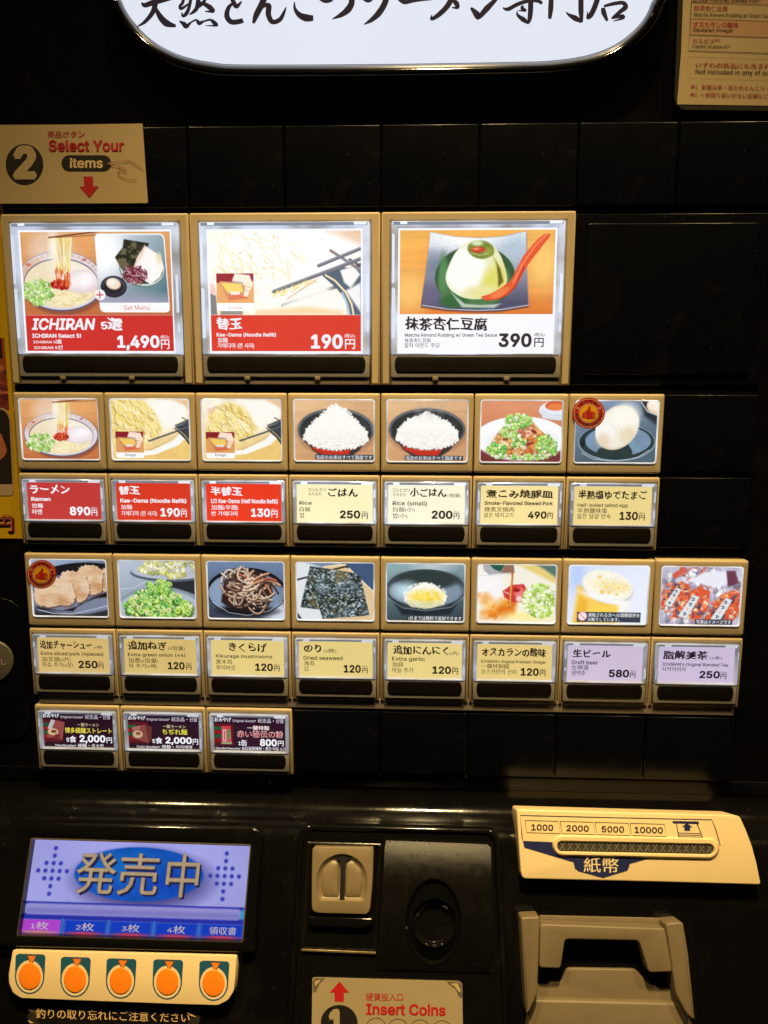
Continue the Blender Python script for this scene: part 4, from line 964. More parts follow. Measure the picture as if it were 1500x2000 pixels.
def button_shell(u, v, big, level, tpl):
    """frame (the part), clear cover and press bar (its sub-parts); tpl: a finished shell to copy meshes from"""
    w, h = (2.0, 1.755) if big else (1.0, .795)
    loc = toW((u - 4, v, 0))
    if tpl:
        fr = tpl['frame'].copy(); col.objects.link(fr); fr.parent = machine; fr.location = tpl['frame'].location + (loc - tpl['loc'])
        br = tpl['bar'].copy(); col.objects.link(br); br.parent = fr
    else:
        mb = MB(); frame_mesh(mb, w, h, .108 if big else .046, .092 if big else .062, u, v); fr = mb.build('menu_button', machine)
        mb = MB(); bo = lens_ends(u + (.148 if big else .082), v + (1.455 if big else .54), u + (1.845 if big else .925), v + (1.635 if big else .712), .03)
        prism_uv(mb, bo, -.030, .04, BAR, bev=.018, seg=4); br = mb.build('press_bar', fr)
    # clear cover: lit rim round the card, smoked apron round the bar, grey foot
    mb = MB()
    if big: ou, ov, pu, pv, ab, fb = .112, .098, 1.884, 1.44, 1.68, 1.755; cu, cv, du, dv = .18, .162, 1.812, 1.425
    else: ou, ov, pu, pv, ab, fb = .050, .066, .957, .530, .752, .793; cu, cv, du, dv = .088, .100, .918, .514
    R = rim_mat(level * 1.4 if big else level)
    def L(x0, y0, x1, y1, d, r=.012): return [(x + u - 4, y + v, d) for x, y in rrect(x0, y0, x1, y1, r, 2)]
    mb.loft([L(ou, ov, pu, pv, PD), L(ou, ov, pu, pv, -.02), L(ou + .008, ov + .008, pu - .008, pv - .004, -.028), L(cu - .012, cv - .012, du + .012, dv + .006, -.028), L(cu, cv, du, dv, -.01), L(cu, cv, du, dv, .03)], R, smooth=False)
    prism_uv(mb, rrect(ou, pv + .001, pu, ab, .012, 2), -.022, PD, SMOKE, bev=.01, at=(u, v))
    prism_uv(mb, rrect(ou + .004, ab + .004, pu - .004, fb, .004, 1), -.004, PD, BASE, bev=.004, at=(u, v))
    if big:
        for cx in (.55, 1.30): prism_uv(mb, rrect(cx, ab - .012, cx + .06, ab + .03, .01, 2), -.024, .0, CLIP, bev=.006, at=(u, v))
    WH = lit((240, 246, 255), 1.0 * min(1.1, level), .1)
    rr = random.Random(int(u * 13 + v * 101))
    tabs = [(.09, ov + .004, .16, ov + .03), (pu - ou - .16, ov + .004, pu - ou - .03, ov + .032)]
    prism_uv(mb, [(ou + .02, ov + .007), (pu - .02, ov + .007), (pu - .02, ov + (.036 if big else .026)), (ou + .02, ov + (.036 if big else .026))], -.0295, -.02, lit((134, 144, 162), .9 * min(1.0, level), .2, 60), at=(u, v))  # top of the rim dimmed by a weaker-glowing grey strip
    for x0, y0, x1, y1 in tabs: prism_uv(mb, [(ou + x0, y0), (ou + x1, y0), (ou + x1, y1), (ou + x0, y1)], -.032, -.02, WH, at=(u, v))  # white tabs, their brightness put in as emission
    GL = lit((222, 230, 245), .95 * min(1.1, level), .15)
    for side, sx in ((0, ou + .005), (1, pu - (.030 if not big else .042))):  # side-wall glints, put in as small glowing slips
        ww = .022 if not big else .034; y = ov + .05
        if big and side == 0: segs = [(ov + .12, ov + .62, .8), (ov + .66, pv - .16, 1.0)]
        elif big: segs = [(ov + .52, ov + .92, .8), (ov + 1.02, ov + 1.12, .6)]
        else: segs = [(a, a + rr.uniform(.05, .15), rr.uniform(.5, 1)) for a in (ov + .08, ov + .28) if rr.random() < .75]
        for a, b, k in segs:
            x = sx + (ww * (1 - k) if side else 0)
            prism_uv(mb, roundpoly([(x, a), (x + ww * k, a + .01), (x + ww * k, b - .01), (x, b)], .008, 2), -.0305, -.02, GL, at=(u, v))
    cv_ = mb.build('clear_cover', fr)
    return dict(frame=fr, bar=br, cover=cv_, loc=loc)

CARD_D = .012
def card_fn(u, v, rect, box, d):
    """zoom coordinates inside rect -> panel points inside the card box (u0,v0,u1,v1 local)"""
    x0, y0, x1, y1 = rect; a, b, c, e = box
    def fn(x, y): return (u + a + (x - x0) / (x1 - x0) * (c - a) - 4, v + b + (y - y0) / (y1 - y0) * (e - b), d)
    return fn
SB = (.088, .100, .918, .514)
BLK = (52, 44, 36)
def small_card(parent, u, v, rect, base, txt, ttl, level=1.0, extra=None, var=.10):
    """printed card: texts as (string, box, style)"""
    if base[0] > 205 and 150 < base[1] and base[2] < 160: base = tuple(int(a + (b - a) * .22) for a, b in zip(base, (255, 244, 205)))
    mb = MB(); f0 = card_fn(u, v, rect, SB, CARD_D); f1 = card_fn(u, v, rect, SB, CARD_D - .004)
    x0, y0, x1, y1 = rect
    mb.add([f0(x0, y0), f0(x1, y0), f0(x1, y1), f0(x0, y1)], [[0, 1, 2, 3]], lit(base, level, var))
    if extra: extra(mb, f0, f1)
    for body, box, st in txt:
        c = ttl if len(st) < 2 or st[1] is None else st[1]
        m = lit(c, 1.0) if max(c) > 90 else lit(c, .8)
        k = st[0]
        text(mb, body, box, f1, m, bold={'t': .036, 'b': .026, 'n': .014, 'p': .036, 'y': .03, 's': 0.0}[k], brush=(k == 't'))
    return mb.build('menu_card', parent)
RED = (214, 58, 44); WHT = (244, 244, 250); YEL = (252, 232, 158); LAV = (208, 196, 226)

small = {}
def price(n, b, yen): return [(n, b, ('p',)), ('円', yen, ('y',)), ('(税込)', (yen[0] - 2, b[1] + 2, yen[2] + 2, b[1] + (b[3] - b[1]) * .27), ('s',))]
ROW3 = [
 (0, (185, 727, 730, 995), (200, 62, 58), WHT, .95, [('ラーメン', (208, 748, 500, 808), ('t',)), ('Ramen', (212, 835, 355, 863), ('b',)), ('拉麵', (215, 880, 296, 913), ('b',)), ('라멘', (213, 922, 287, 960), ('b',))] + price('890', (492, 902, 645, 965), (652, 924, 695, 967)), 'red card button for ramen at 890 yen', .8),
 (1, (847, 730, 1397, 1000), (218, 60, 36), WHT, 1.0, [('替玉', (868, 752, 1022, 815), ('t',)), ('Kae-Dama (Noodle Refill)', (875, 842, 1363, 878), ('b',)), ('加麵', (877, 888, 960, 922), ('n',)), ('가에다마 (면 사리)', (876, 932, 1142, 970), ('n',))] + price('190', (1168, 910, 1312, 973), (1320, 930, 1363, 975)), 'red card button for a noodle refill at 190 yen', .9),
 (2, (122, 733, 677, 1008), (236, 62, 34), WHT, 1.0, [('半替玉', (155, 757, 390, 822), ('t',)), ('1/2 Kae-Dama (Half Noodle Refill)', (155, 844, 650, 882), ('b',)), ('加麵(半團)', (157, 890, 357, 927), ('n',)), ('반 가에다마', (157, 936, 355, 972), ('b',))] + price('130', (450, 914, 592, 977), (600, 932, 648, 980)), 'red card button for a half noodle refill at 130 yen', 1.0),
 (3, (808, 742, 1342, 1010), (255, 246, 196), (58, 46, 30), 1.0, [('コシヒカリ', (890, 768, 1012, 793), ('n',)), ('もちもち', (892, 800, 980, 822), ('n',)), ('ごはん', (1027, 768, 1240, 828), ('t',)), ('Rice', (825, 862, 913, 889), ('n',)), ('白飯', (825, 904, 905, 938), ('n',)), ('밥', (827, 946, 860, 983), ('n',))] + price('250', (1110, 927, 1255, 985), (1265, 946, 1308, 987)), 'yellow card button for rice at 250 yen', 1.1),
 (4, (103, 745, 660, 1020), (255, 250, 220), (58, 46, 30), 1.0, [('コシヒカリ', (135, 770, 258, 797), ('n',)), ('もちもち', (138, 805, 228, 828), ('n',)), ('小ごはん', (260, 768, 525, 832), ('t',)), ('(7割量)', (527, 805, 630, 833), ('n',)), ('Rice (small)', (135, 862, 385, 900), ('n',)), ('白飯(小)', (137, 906, 295, 942), ('n',)), ('밥(小)', (137, 952, 243, 990), ('n',))] + price('200', (420, 930, 573, 991), (580, 950, 623, 992)), 'yellow card button for small rice at 200 yen', 1.1),
 (5, (780, 745, 1342, 1030), (252, 224, 146), (66, 50, 34), 1.0, [('煮こみ焼豚皿', (818, 775, 1307, 838), ('t',)), ('Smoke-Flavored Stewed Pork', (808, 862, 1307, 891), ('b',)), ('燉煮叉燒肉', (808, 905, 1027, 942), ('n',)), ('삶은 돼지고기', (806, 948, 1022, 985), ('n',))] + price('490', (1127, 936, 1265, 992), (1270, 950, 1310, 993)), 'yellow card button for stewed pork at 490 yen', .9),
 (6, (105, 752, 692, 1040), (240, 212, 128), (56, 46, 34), .95, [('半熟塩ゆでたまご', (137, 782, 655, 850), ('t',)), ('Half-boiled salted egg', (135, 880, 512, 915), ('n',)), ('半熟鹽味蛋', (135, 917, 362, 955), ('n',)), ('삶은 달걀 반숙', (135, 958, 390, 998), ('n',))] + price('130', (455, 942, 595, 1006), (602, 964, 648, 1007)), 'yellow card button for a half boiled salted egg at 130 yen', .75)]
ROW5 = [
 (0, (272, 678, 808, 938), (214, 176, 96), (46, 36, 26), .9, [('追加チャーシュー', (290, 705, 680, 768), ('t',)), ('4枚', (692, 738, 758, 762), ('n',)), ('Extra sliced pork (4pieces)', (293, 787, 762, 822), ('n',)), ('加叉燒(4片)', (298, 826, 515, 862), ('n',)), ('차슈 추가(4장)', (298, 866, 530, 905), ('n',))] + price('250', (570, 852, 715, 909), (720, 872, 758, 910)), 'yellow card button for extra sliced pork at 250 yen', .6),
 (1, (903, 683, 1443, 945), (216, 180, 96), (46, 36, 26), .9, [('追加ねぎ', (932, 705, 1225, 770), ('t',)), ('(4倍量)', (1232, 737, 1358, 770), ('n',)), ('Extra green onion (×4)', (930, 792, 1360, 826), ('n',)), ('加蔥(4倍量)', (932, 830, 1153, 868), ('n',)), ('파 추가(4배)', (932, 873, 1142, 908), ('n',))] + price('120', (1225, 857, 1352, 914), (1362, 876, 1402, 917)), 'yellow card button for extra green onion at 120 yen', .65),
 (2, (157, 688, 697, 952), (228, 200, 112), (50, 40, 28), .95, [('きくらげ', (288, 712, 570, 778), ('t',)), ('Kikurage mushrooms', (190, 799, 610, 832), ('n',)), ('黑木耳', (190, 838, 312, 873), ('n',)), ('목이버섯', (190, 880, 330, 920), ('n',))] + price('120', (480, 864, 613, 921), (622, 882, 662, 923)), 'yellow card button for kikurage mushrooms at 120 yen', .7),
 (3, (803, 690, 1343, 960), (230, 202, 114), (50, 40, 28), .95, [('のり', (838, 718, 968, 778), ('t',)), ('(2枚)', (985, 747, 1077, 780), ('n',)), ('Dried seaweed', (836, 805, 1123, 836), ('n',)), ('海苔', (838, 845, 917, 880), ('n',)), ('김', (838, 885, 870, 922), ('n',))] + price('120', (1130, 870, 1257, 931), (1267, 892, 1307, 932)), 'yellow card button for dried seaweed at 120 yen', .7),
 (4, (107, 703, 637, 968), (232, 206, 118), (50, 40, 28), .95, [('追加にんにく', (147, 728, 540, 795), ('t',)), ('(2片)', (545, 765, 615, 795), ('n',)), ('Extra garlic', (138, 812, 375, 850), ('n',)), ('加蒜', (140, 852, 222, 888), ('n',)), ('마늘 추가', (140, 893, 292, 932), ('n',))] + price('120', (427, 879, 562, 937), (570, 895, 612, 938)), 'yellow card button for extra garlic at 120 yen', .7),
 (5, (757, 708, 1315, 985), (230, 196, 108), (50, 40, 28), .95, [('オスカランの酸味', (790, 740, 1272, 808), ('t',)), ("ICHIRAN's Original Premium Vinegar", (785, 835, 1272, 866), ('n',)), ('一蘭特製醋', (790, 867, 1000, 903), ('n',)), ('오스카란의 산미', (790, 908, 1052, 947), ('n',))] + price('120', (1085, 895, 1222, 956), (1230, 912, 1272, 957)), 'yellow card button for premium vinegar at 120 yen', .65),
 (6, (65, 722, 632, 1000), (206, 190, 214), (40, 30, 44), 1.0, [('生ビール', (105, 755, 390, 818), ('t',)), ('Draft beer', (100, 842, 298, 874), ('n',)), ('生啤酒', (100, 880, 228, 917), ('n',)), ('생맥주', (100, 922, 208, 962), ('n',))] + price('580', (383, 910, 537, 971), (543, 932, 585, 972)), 'lavender card button for draft beer at 580 yen', .7),
 (7, (730, 730, 1303, 1015), (204, 188, 216), (40, 30, 44), 1.0, [('脂解美茶', (765, 765, 1103, 833), ('t',)), ('(1本)', (1115, 802, 1208, 832), ('n',)), ("ICHIRAN's Original Blended Tea", (762, 860, 1257, 892), ('n',)), ('시카이비차', (762, 893, 945, 930), ('n',))] + price('250', (1047, 922, 1203, 981), (1208, 942, 1252, 984)), 'lavender card button for blended tea at 250 yen', .65)]
def goods(kind):
    """little picture of the souvenir on the dark cards"""
    def ex(mb, f0, f1):
        x0, y0 = {'thin': (205, 122), 'curly': (622, 130), 'red': (1042, 137)}[kind]
        q = lambda pts, c, h=0: mb.add([(lambda p: (p[0], p[1], p[2] + .002 - h))(f1(x0 + a, y0 + b)) for a, b in pts], [list(range(len(pts)))], lit(c, .9))
        q([(0, 2), (95, 2), (95, 112), (0, 112)], (96, 26, 34))
        for i, c in enumerate(((30, 92, 60), (150, 28, 36), (30, 92, 60), (140, 26, 34))): q([(0, 18 + i * 20), (40, 18 + i * 20), (40, 34 + i * 20), (0, 34 + i * 20)], c, .0004)
        if kind == 'thin':
            q([(42, 2), (108, 14), (92, 100), (14, 88)], (150, 76, 72), .0010); q([(42, 2), (62, 5), (40, 52), (22, 46)], (196, 190, 190), .0014)
            q(circ(48, 62, 26, 17, 20), (214, 186, 140), .0016); q(circ(52, 60, 14, 8, 16), (130, 60, 56), .002); q([(60, 70), (84, 76), (74, 100), (44, 95)], (120, 46, 46), .0016)
        elif kind == 'curly':
            q([(18, 30), (84, 16), (116, 28), (110, 96), (96, 112), (20, 86)], (140, 72, 66), .0010); q([(84, 16), (116, 28), (110, 96), (96, 112)], (104, 48, 46), .0014)
            q(circ(46, 66, 24, 20, 20), (206, 180, 140), .0016); q(circ(48, 62, 12, 9, 16), (150, 80, 60), .002); q([(20, 30), (60, 22), (56, 40), (22, 46)], (170, 110, 104), .0016)
        else:
            q([(38, 14), (82, 14), (86, 106), (36, 106)], (190, 90, 96), .0010); q([(38, 14), (82, 14), (82, 28), (38, 28)], (210, 60, 66), .0014)
            q([(44, 32), (60, 32), (60, 92), (44, 92)], (232, 190, 196), .0014); q([(64, 32), (80, 32), (80, 80), (64, 80)], (120, 140, 80), .0014); q([(36, 96), (86, 96), (86, 106), (36, 106)], (160, 170, 120), .0014); q([(49, 38), (55, 38), (55, 86), (49, 86)], (200, 60, 66), .0018)
    return ex
YW = (236, 222, 80)
ROW6 = [
 (0, (205, 92, 553, 258), (44, 18, 32), WHT, .9, [('おみやげ', (207, 95, 288, 115), ('b',)), ('Original Goods・紀念品・선물', (294, 97, 540, 119), ('s', (214, 208, 222))), ('一蘭ラーメン', (375, 138, 482, 155), ('n', (216, 200, 160))), ('博多細麺ストレート', (312, 161, 543, 189), ('b', YW)), ('5食', (317, 202, 366, 235), ('p',)), ('2,000', (382, 197, 510, 239), ('p',)), ('円', (515, 207, 542, 235), ('y',)), ('Thin Noodles・細麵・호소면', (258, 240, 498, 257), ('n',))], 'dark card button for thin noodle souvenir packs at 2000 yen', .6, 'thin'),
 (1, (622, 95, 965, 270), (46, 20, 36), WHT, .95, [('おみやげ', (625, 102, 708, 122), ('b',)), ('Original Goods・紀念品・선물', (713, 104, 957, 127), ('s', (220, 214, 228))), ('一蘭ラーメン', (790, 144, 900, 162), ('n', (222, 206, 170))), ('ちぢれ麺', (787, 166, 907, 195), ('b', YW)), ('5食', (737, 210, 786, 243), ('p',)), ('2,000', (800, 207, 928, 248), ('p',)), ('円', (932, 215, 958, 245), ('y',)), ('Curly Noodles・捲麵・치지레멘', (660, 249, 928, 268), ('n',))], 'dark card button for curly noodle souvenir boxes at 2000 yen', .65, 'curly'),
 (2, (1042, 102, 1390, 275), (50, 22, 40), WHT, 1.0, [('おみやげ', (1047, 108, 1128, 130), ('b',)), ('Original Goods・紀念品・선물', (1135, 110, 1382, 133), ('s', (226, 220, 234))), ('一蘭特製', (1205, 147, 1312, 170), ('p', (250, 220, 220))), ('一蘭特製', (1206, 148, 1311, 169), ('s', (214, 50, 50))), ('赤い秘伝の粉', (1155, 173, 1378, 207), ('p', (250, 226, 226))), ('1缶', (1160, 219, 1202, 250), ('p',)), ('800', (1265, 214, 1347, 250), ('p',)), ('円', (1352, 221, 1380, 249), ('y',)), ('Spicy Red Seasoning・赤紅秘製辣粉・빨간 비밀 소스', (1048, 254, 1390, 273), ('n',))], 'dark card button for red seasoning cans at 800 yen', .75, 'red')]
tpl = None
VROW3, VROW5, VROW6 = -.897, .874, 1.790
for row, V in ((ROW3, VROW3), (ROW5, VROW5), (ROW6, VROW6)):
    for it in row:
        c, rect, base, ttl, lv, txt, label, rl = it[:8]
        sh = button_shell(c, V, False, rl, tpl)
        if tpl is None: tpl = sh
        sh['frame']['label'] = label
        small_card(sh['frame'], c, V, rect, base, txt, ttl, lv, goods(it[8]) if len(it) > 8 else None)
        if len(it) > 8 and it[8] == 'red':
            mbx = MB(); f1 = card_fn(c, V, rect, SB, CARD_D - .007); text(mbx, '赤い秘伝の粉', (1157, 175, 1376, 205), f1, lit((206, 44, 44), .9), bold=.0); mbx.build('red_lettering', sh['frame'])

# ---- big buttons
VB = -3.622
BB = (.18, .162, 1.812, 1.425)
def big_button(u, rect, split, pic, base, ttl, txt, label, level, tpl, gain=1.0):
    sh = button_shell(u, VB, True, level, tpl); sh['frame']['label'] = label
    f0 = card_fn(u, VB, rect, BB, CARD_D); f1 = card_fn(u, VB, rect, BB, CARD_D - .004); f2 = card_fn(u, VB, rect, BB, CARD_D + .001)
    x0, y0, x1, y1 = rect
    mb = MB(); mb.add([f2(x0, y0), f2(x1, y0), f2(x1, y1), f2(x0, y1)], [[0, 1, 2, 3]], lit((250, 252, 255), 1.0))
    mg = (x1 - x0) * .012
    mb.add([f0(x0 + mg, split), f0(x1 - mg, split), f0(x1 - mg, y1 - mg), f0(x0 + mg, y1 - mg)], [[0, 1, 2, 3]], lit(base, 1.0, .08, 20))
    for body, box, st in txt:
        c = ttl if len(st) < 2 else st[1]
        text(mb, body, box, f1, lit(c, 1.0 if max(c) > 90 else .8), bold={'t': .038, 'b': .026, 'n': .014, 'p': .036, 'y': .03, 's': 0.0}[st[0]], brush=(st[0] == 't'), shear=.2 if body == 'ICHIRAN' else 0)
    mb.build('menu_card', sh['frame'])
    mb = MB(); P = pic()
    put_pic(mb, P, lambda s, t: f0(x0 + mg + s * (x1 - x0 - 2 * mg), y0 + mg + t * (split - y0 - mg - 1)), PRINT_LIT, gain)
    for body, box, st in [q for q in txt if False]: pass
    mb.build('food_picture', sh['frame'])
    return sh
BTX = (64, 56, 60)
t0 = big_button(0, (130, 185, 1268, 1070), 795, pic_set, (206, 52, 46), WHT, [('ICHIRAN', (187, 817, 672, 903), ('b',)), ('5選', (712, 817, 875, 905), ('t',)), ('ICHIRAN Select 5!', (187, 930, 558, 960), ('b',)), ('ICHIRAN 5選', (192, 973, 408, 1003), ('b',)), ('ICHIRAN 5선', (195, 1013, 412, 1045), ('b',)), ('1,490', (828, 942, 1148, 1052), ('p',)), ('円', (1158, 972, 1222, 1042), ('y',)), ('(税込)', (1155, 940, 1222, 966), ('n',)), ('Set Menu', (892, 724, 1083, 758), ('s', (214, 80, 84)))], 'large lit button with the five item ramen set at 1490 yen', 1.0, None)
big_button(2, (165, 180, 1305, 1080), 800, pic_noodle_big, (222, 66, 50), WHT, [('替玉', (220, 820, 410, 908), ('t',)), ('Kae-Dama (Noodle Refill)', (218, 930, 662, 963), ('b',)), ('加麵', (225, 966, 300, 1003), ('b',)), ('가에다마 (면 사리)', (223, 1006, 497, 1045), ('b',)), ('190', (920, 942, 1157, 1048), ('p',)), ('円', (1173, 977, 1248, 1050), ('y',)), ('(税込)', (1168, 938, 1250, 966), ('n',)), ('Image', (315, 735, 412, 762), ('s', (214, 110, 110)))], 'large lit button with the noodle refill and chopsticks at 190 yen', 1.1, t0)
big_button(4, (168, 165, 1275, 1042), 765, pic_pudding, (252, 250, 255), BTX, [('抹茶杏仁豆腐', (220, 785, 805, 880), ('t',)), ('Matcha Almond Pudding w/ Green Tea Sauce', (218, 899, 875, 931), ('n',)), ('抹茶杏仁豆腐', (218, 935, 405, 965), ('n',)), ('말차 아몬드 푸딩', (218, 968, 465, 1003), ('n',)), ('390', (885, 899, 1120, 999), ('p',)), ('円', (1138, 932, 1205, 998), ('y',)), ('(税込)', (1135, 895, 1212, 922), ('n',))], 'large lit button with matcha almond pudding and red spoon at 390 yen', 1.1, t0)

# ---- picture panels
PBX = (.060, .058, .944, .738); PH = .842
def picture_panel(u, v, pic, label, caption=None, gain=1.0):
    mb = MB()
    def L(a, d, r): return [(x + u - 4, y + v, d) for x, y in rrect(*a, r, 4)]
    o = (.006, 0, .994, PH); i = PBX
    sh = lambda a, k: (a[0] + k, a[1] + k, a[2] - k, a[3] - k)
    loops = [L(o, PD, .018)] + [L(sh(o, .022 * (1 - math.cos(t))), .022 * (1 - math.sin(t)), .018) for t in (0, .5, 1.05, math.pi / 2)]
    loops += [L(i, 0.0, .03), L(sh(i, .006), .006, .03)]
    mb.loft(loops, CREAM, smooth=True)
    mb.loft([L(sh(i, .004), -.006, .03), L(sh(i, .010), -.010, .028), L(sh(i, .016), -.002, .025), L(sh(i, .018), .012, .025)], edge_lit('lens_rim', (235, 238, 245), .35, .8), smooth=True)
    fr = mb.build('picture_panel', machine); fr['label'] = label
    P = pic(); mb = MB(); b = sh(i, .012)
    fn = lambda s, t: (u + b[0] + s * (b[2] - b[0]) - 4, v + b[1] + t * (b[3] - b[1]), .008)
    put_pic(mb, P, fn, PRINT_LIT, gain)
    if caption:
        g = lambda k: (lambda x, y: tuple(np.array(fn((x - P.x0) / (P.x1 - P.x0), (y - P.y0) / (P.y1 - P.y0))) - (0, 0, k)))
        caption(mb, g)
    mb.build('food_picture', fr)
    return fr
def strip(s, t, body, c=(58, 66, 78)):
    def f(mb, g):
        if s: mb.add([g(.003)(s[0], s[1]), g(.003)(s[2], s[1]), g(.003)(s[2], s[3]), g(.003)(s[0], s[3])], [[0, 1, 2, 3]], lit(c, 1.0))
        for b, q in zip(body, t): text(mb, b, q, g(.005), lit((246, 246, 250) if s else (120, 110, 110)), bold=.012)
    return f
def beer_cap(mb, g):
    strip((133, 480, 620, 557), [(218, 487, 612, 517), (218, 522, 460, 551)], ['運転される方への酒類提供を', 'お断りしています。'])(mb, g)
    for rr, c, k in ((36, (226, 160, 160), .005), (29, (240, 232, 238), .007)): mb.add([g(k)(x, y) for x, y in circ(175, 513, rr, n=28)], [list(range(28))], lit(c))
    a, b = stroke([(155, 493), (195, 533)], 7); mb.add([g(.009)(*q) for q in (a[0], a[1], b[1], b[0])], [[0, 1, 2, 3]], lit((226, 130, 136)))
VP2, VP4 = -1.777, .003
picture_panel(0, VP2, pic_ramen, 'lit picture of a ramen bowl with lifted noodles')
picture_panel(1, VP2, pic_noodle, 'lit picture of noodles and black chopsticks beside the ramen bowl picture', strip(None, [(888, 505, 972, 530)], ['Image']))
picture_panel(2, VP2, pic_half, 'lit picture of a smaller noodle heap with chopsticks beside the rice picture', strip(None, [(172, 515, 258, 540)], ['Image']))
picture_panel(3, VP2, pic_rice, 'lit picture of a tall heap of rice in a black and red bowl', strip((922, 518, 1352, 557), [(930, 523, 1342, 553)], ['当店のお米はすべて国産です']))
picture_panel(4, VP2, pic_rice_small, 'lit picture of a low heap of steaming rice in a black bowl', strip((225, 527, 660, 562), [(232, 530, 652, 559)], ['当店のお米はすべて国産です']))
picture_panel(5, VP2, pic_pork, 'lit picture of stewed pork under green onion on a white plate')
picture_panel(6, VP2, pic_egg, 'lit picture of a boiled egg on a dark plate')
picture_panel(0, VP4, pic_chashu, 'lit picture of sliced pork on a dark plate', gain=.85)
picture_panel(1, VP4, pic_onion, 'lit picture of a heap of chopped green onion', gain=.85)
picture_panel(2, VP4, pic_kikurage, 'lit picture of shredded mushrooms on a dark plate', gain=.9)
picture_panel(3, VP4, pic_nori, 'lit picture of dried seaweed sheets', gain=.9)
picture_panel(4, VP4, pic_garlic, 'lit picture of grated garlic in a dark bowl', strip((240, 492, 648, 532), [(248, 497, 640, 528)], ['1片までは無料で追加できます'], (50, 60, 66)))
picture_panel(5, VP4, pic_vinegar, 'lit picture of vinegar poured over ramen')
picture_panel(6, VP4, pic_beer, 'lit picture of a foaming beer', beer_cap)
picture_panel(7, VP4, pic_tea, 'lit picture of tea packets among ice', strip((1015, 532, 1303, 572), [(1027, 537, 1293, 567)], ['写真はイメージです'], (76, 76, 92)))

# ---- lit header sign
sign_out = []
def sign_outline(k=0.0):
    # left half measured, mirrored: rounded lower corners
    pts = [(232 - k, -330), (232 - k, -40), (238 - k, 5), (262 - k * .9, 45 + k * .45), (300 - k * .75, 82 + k * .65), (350 - k * .5, 108 + k * .85), (410 - k * .3, 122 + k), (480, 127 + k), (750, 126 + k), (1000, 122 + k), (1080, 119 + k), (1150 + k * .3, 108 + k), (1205 + k * .5, 86 + k * .85), (1250 + k * .75, 48 + k * .6), (1272 + k * .9, 8 + k * .3), (1279 + k, -40), (1279 + k, -330)]
    p = np.array(pts, float); t = np.arange(len(p)); tt = np.linspace(0, len(p) - 1, 120)   # smooth the curve
    def cr(a):
        out = np.zeros(len(tt))
        for i, q in enumerate(tt):
            j = min(int(q), len(p) - 2); f = q - j
            p0, p1, p2, p3 = a[max(j - 1, 0)], a[j], a[j + 1], a[min(j + 2, len(p) - 1)]
            out[i] = .5 * (2 * p1 + (p2 - p0) * f + (2 * p0 - 5 * p1 + 4 * p2 - p3) * f * f + (3 * p1 - p0 - 3 * p2 + p3) * f ** 3)
        return out
    return list(zip(cr(p[:, 0]), cr(p[:, 1])))
mb = MB()
ol = [[pan(x, y, h) for x, y in sign_outline(k)] for k, h in ((0, -.08), (0, .02), (3, .07), (8, .11), (14, .125), (20, .11), (26, .06), (30, -.02), (31, -PD))]
mb.loft(ol, GLOSS, smooth=True)
rim = mb.build('header_sign', machine, sharp=60); rim['label'] = 'white lit header sign with black brush lettering'
mb = MB(); so = sign_outline(-1); flat_px(mb, so, pan, -.03, lit((226, 231, 243), 1.0, .05, 12)); mb.build('sign_face', rim)
mb = MB(); SM = lit((46, 36, 46), .7)
def Z(rx, ry, sc): return lambda pts: [(rx + x / sc, ry + y / sc) for x, y in pts]
za, zb, zc = Z(220, 0, 4.1667), Z(540, 0, 4.1667), Z(880, 0, 3.6585)
def brush(pts, ws, z): 
    # smooth brush stroke through pts with widths ws (zoom units)
    p = np.array(pts, float); w = np.array(ws, float); n = len(p); tt = np.linspace(0, n - 1, (n - 1) * 6 + 1); P = []; Wd_ = []
    for q in tt:
        j = min(int(q), n - 2); f = q - j; p0, p1, p2, p3 = p[max(j - 1, 0)], p[j], p[j + 1], p[min(j + 2, n - 1)]
        P.append(.5 * (2 * p1 + (p2 - p0) * f + (2 * p0 - 5 * p1 + 4 * p2 - p3) * f * f + (3 * p1 - p0 - 3 * p2 + p3) * f ** 3)); Wd_.append(w[j] * (1 - f) + w[j + 1] * f)
    a, b = stroke(P, [w_ * 1.12 for w_ in Wd_]); k = len(a)
    brush.h += .0006
    A = [pan(*q, -.026 + brush.h) for q in z(a)] + [pan(*q, -.026 + brush.h) for q in z(b)]
    mb.add(A, [[i, i + 1, k + i + 1, k + i] for i in range(k - 1)], SM)
brush.h = 0
# 天
brush([(235, 20), (262, 42), (330, 20), (420, -8), (500, -30)], [8, 36, 42, 46, 40], za); brush([(345, -60), (345, 40), (320, 110), (260, 180), (200, 216)], [40, 40, 36, 26, 6], za); brush([(345, 60), (390, 140), (440, 190), (515, 212)], [20, 44, 52, 18], za)
# 然
brush([(590, -60), (570, 20), (548, 50), (560, 70), (620, 30)], [20, 24, 22, 24, 14], za); brush([(640, -40), (625, 50), (600, 110), (572, 130), (562, 100)], [24, 24, 30, 22, 6], za); brush([(700, -60), (690, 50), (660, 95), (622, 120)], [30, 34, 26, 6], za); brush([(690, 20), (740, 30), (790, 60), (818, 92), (750, 92)], [20, 28, 40, 26, 6], za); brush([(760, -40), (740, 20), (700, 60)], [20, 26, 14], za)
brush([(542, 170), (580, 195), (600, 215), (640, 180), (685, 158)], [6, 36, 34, 12, 16], za); brush([(685, 160), (705, 188), (745, 172), (800, 158)], [14, 34, 14, 18], za); brush([(800, 160), (832, 190), (845, 208), (755, 208)], [20, 34, 16, 4], za)
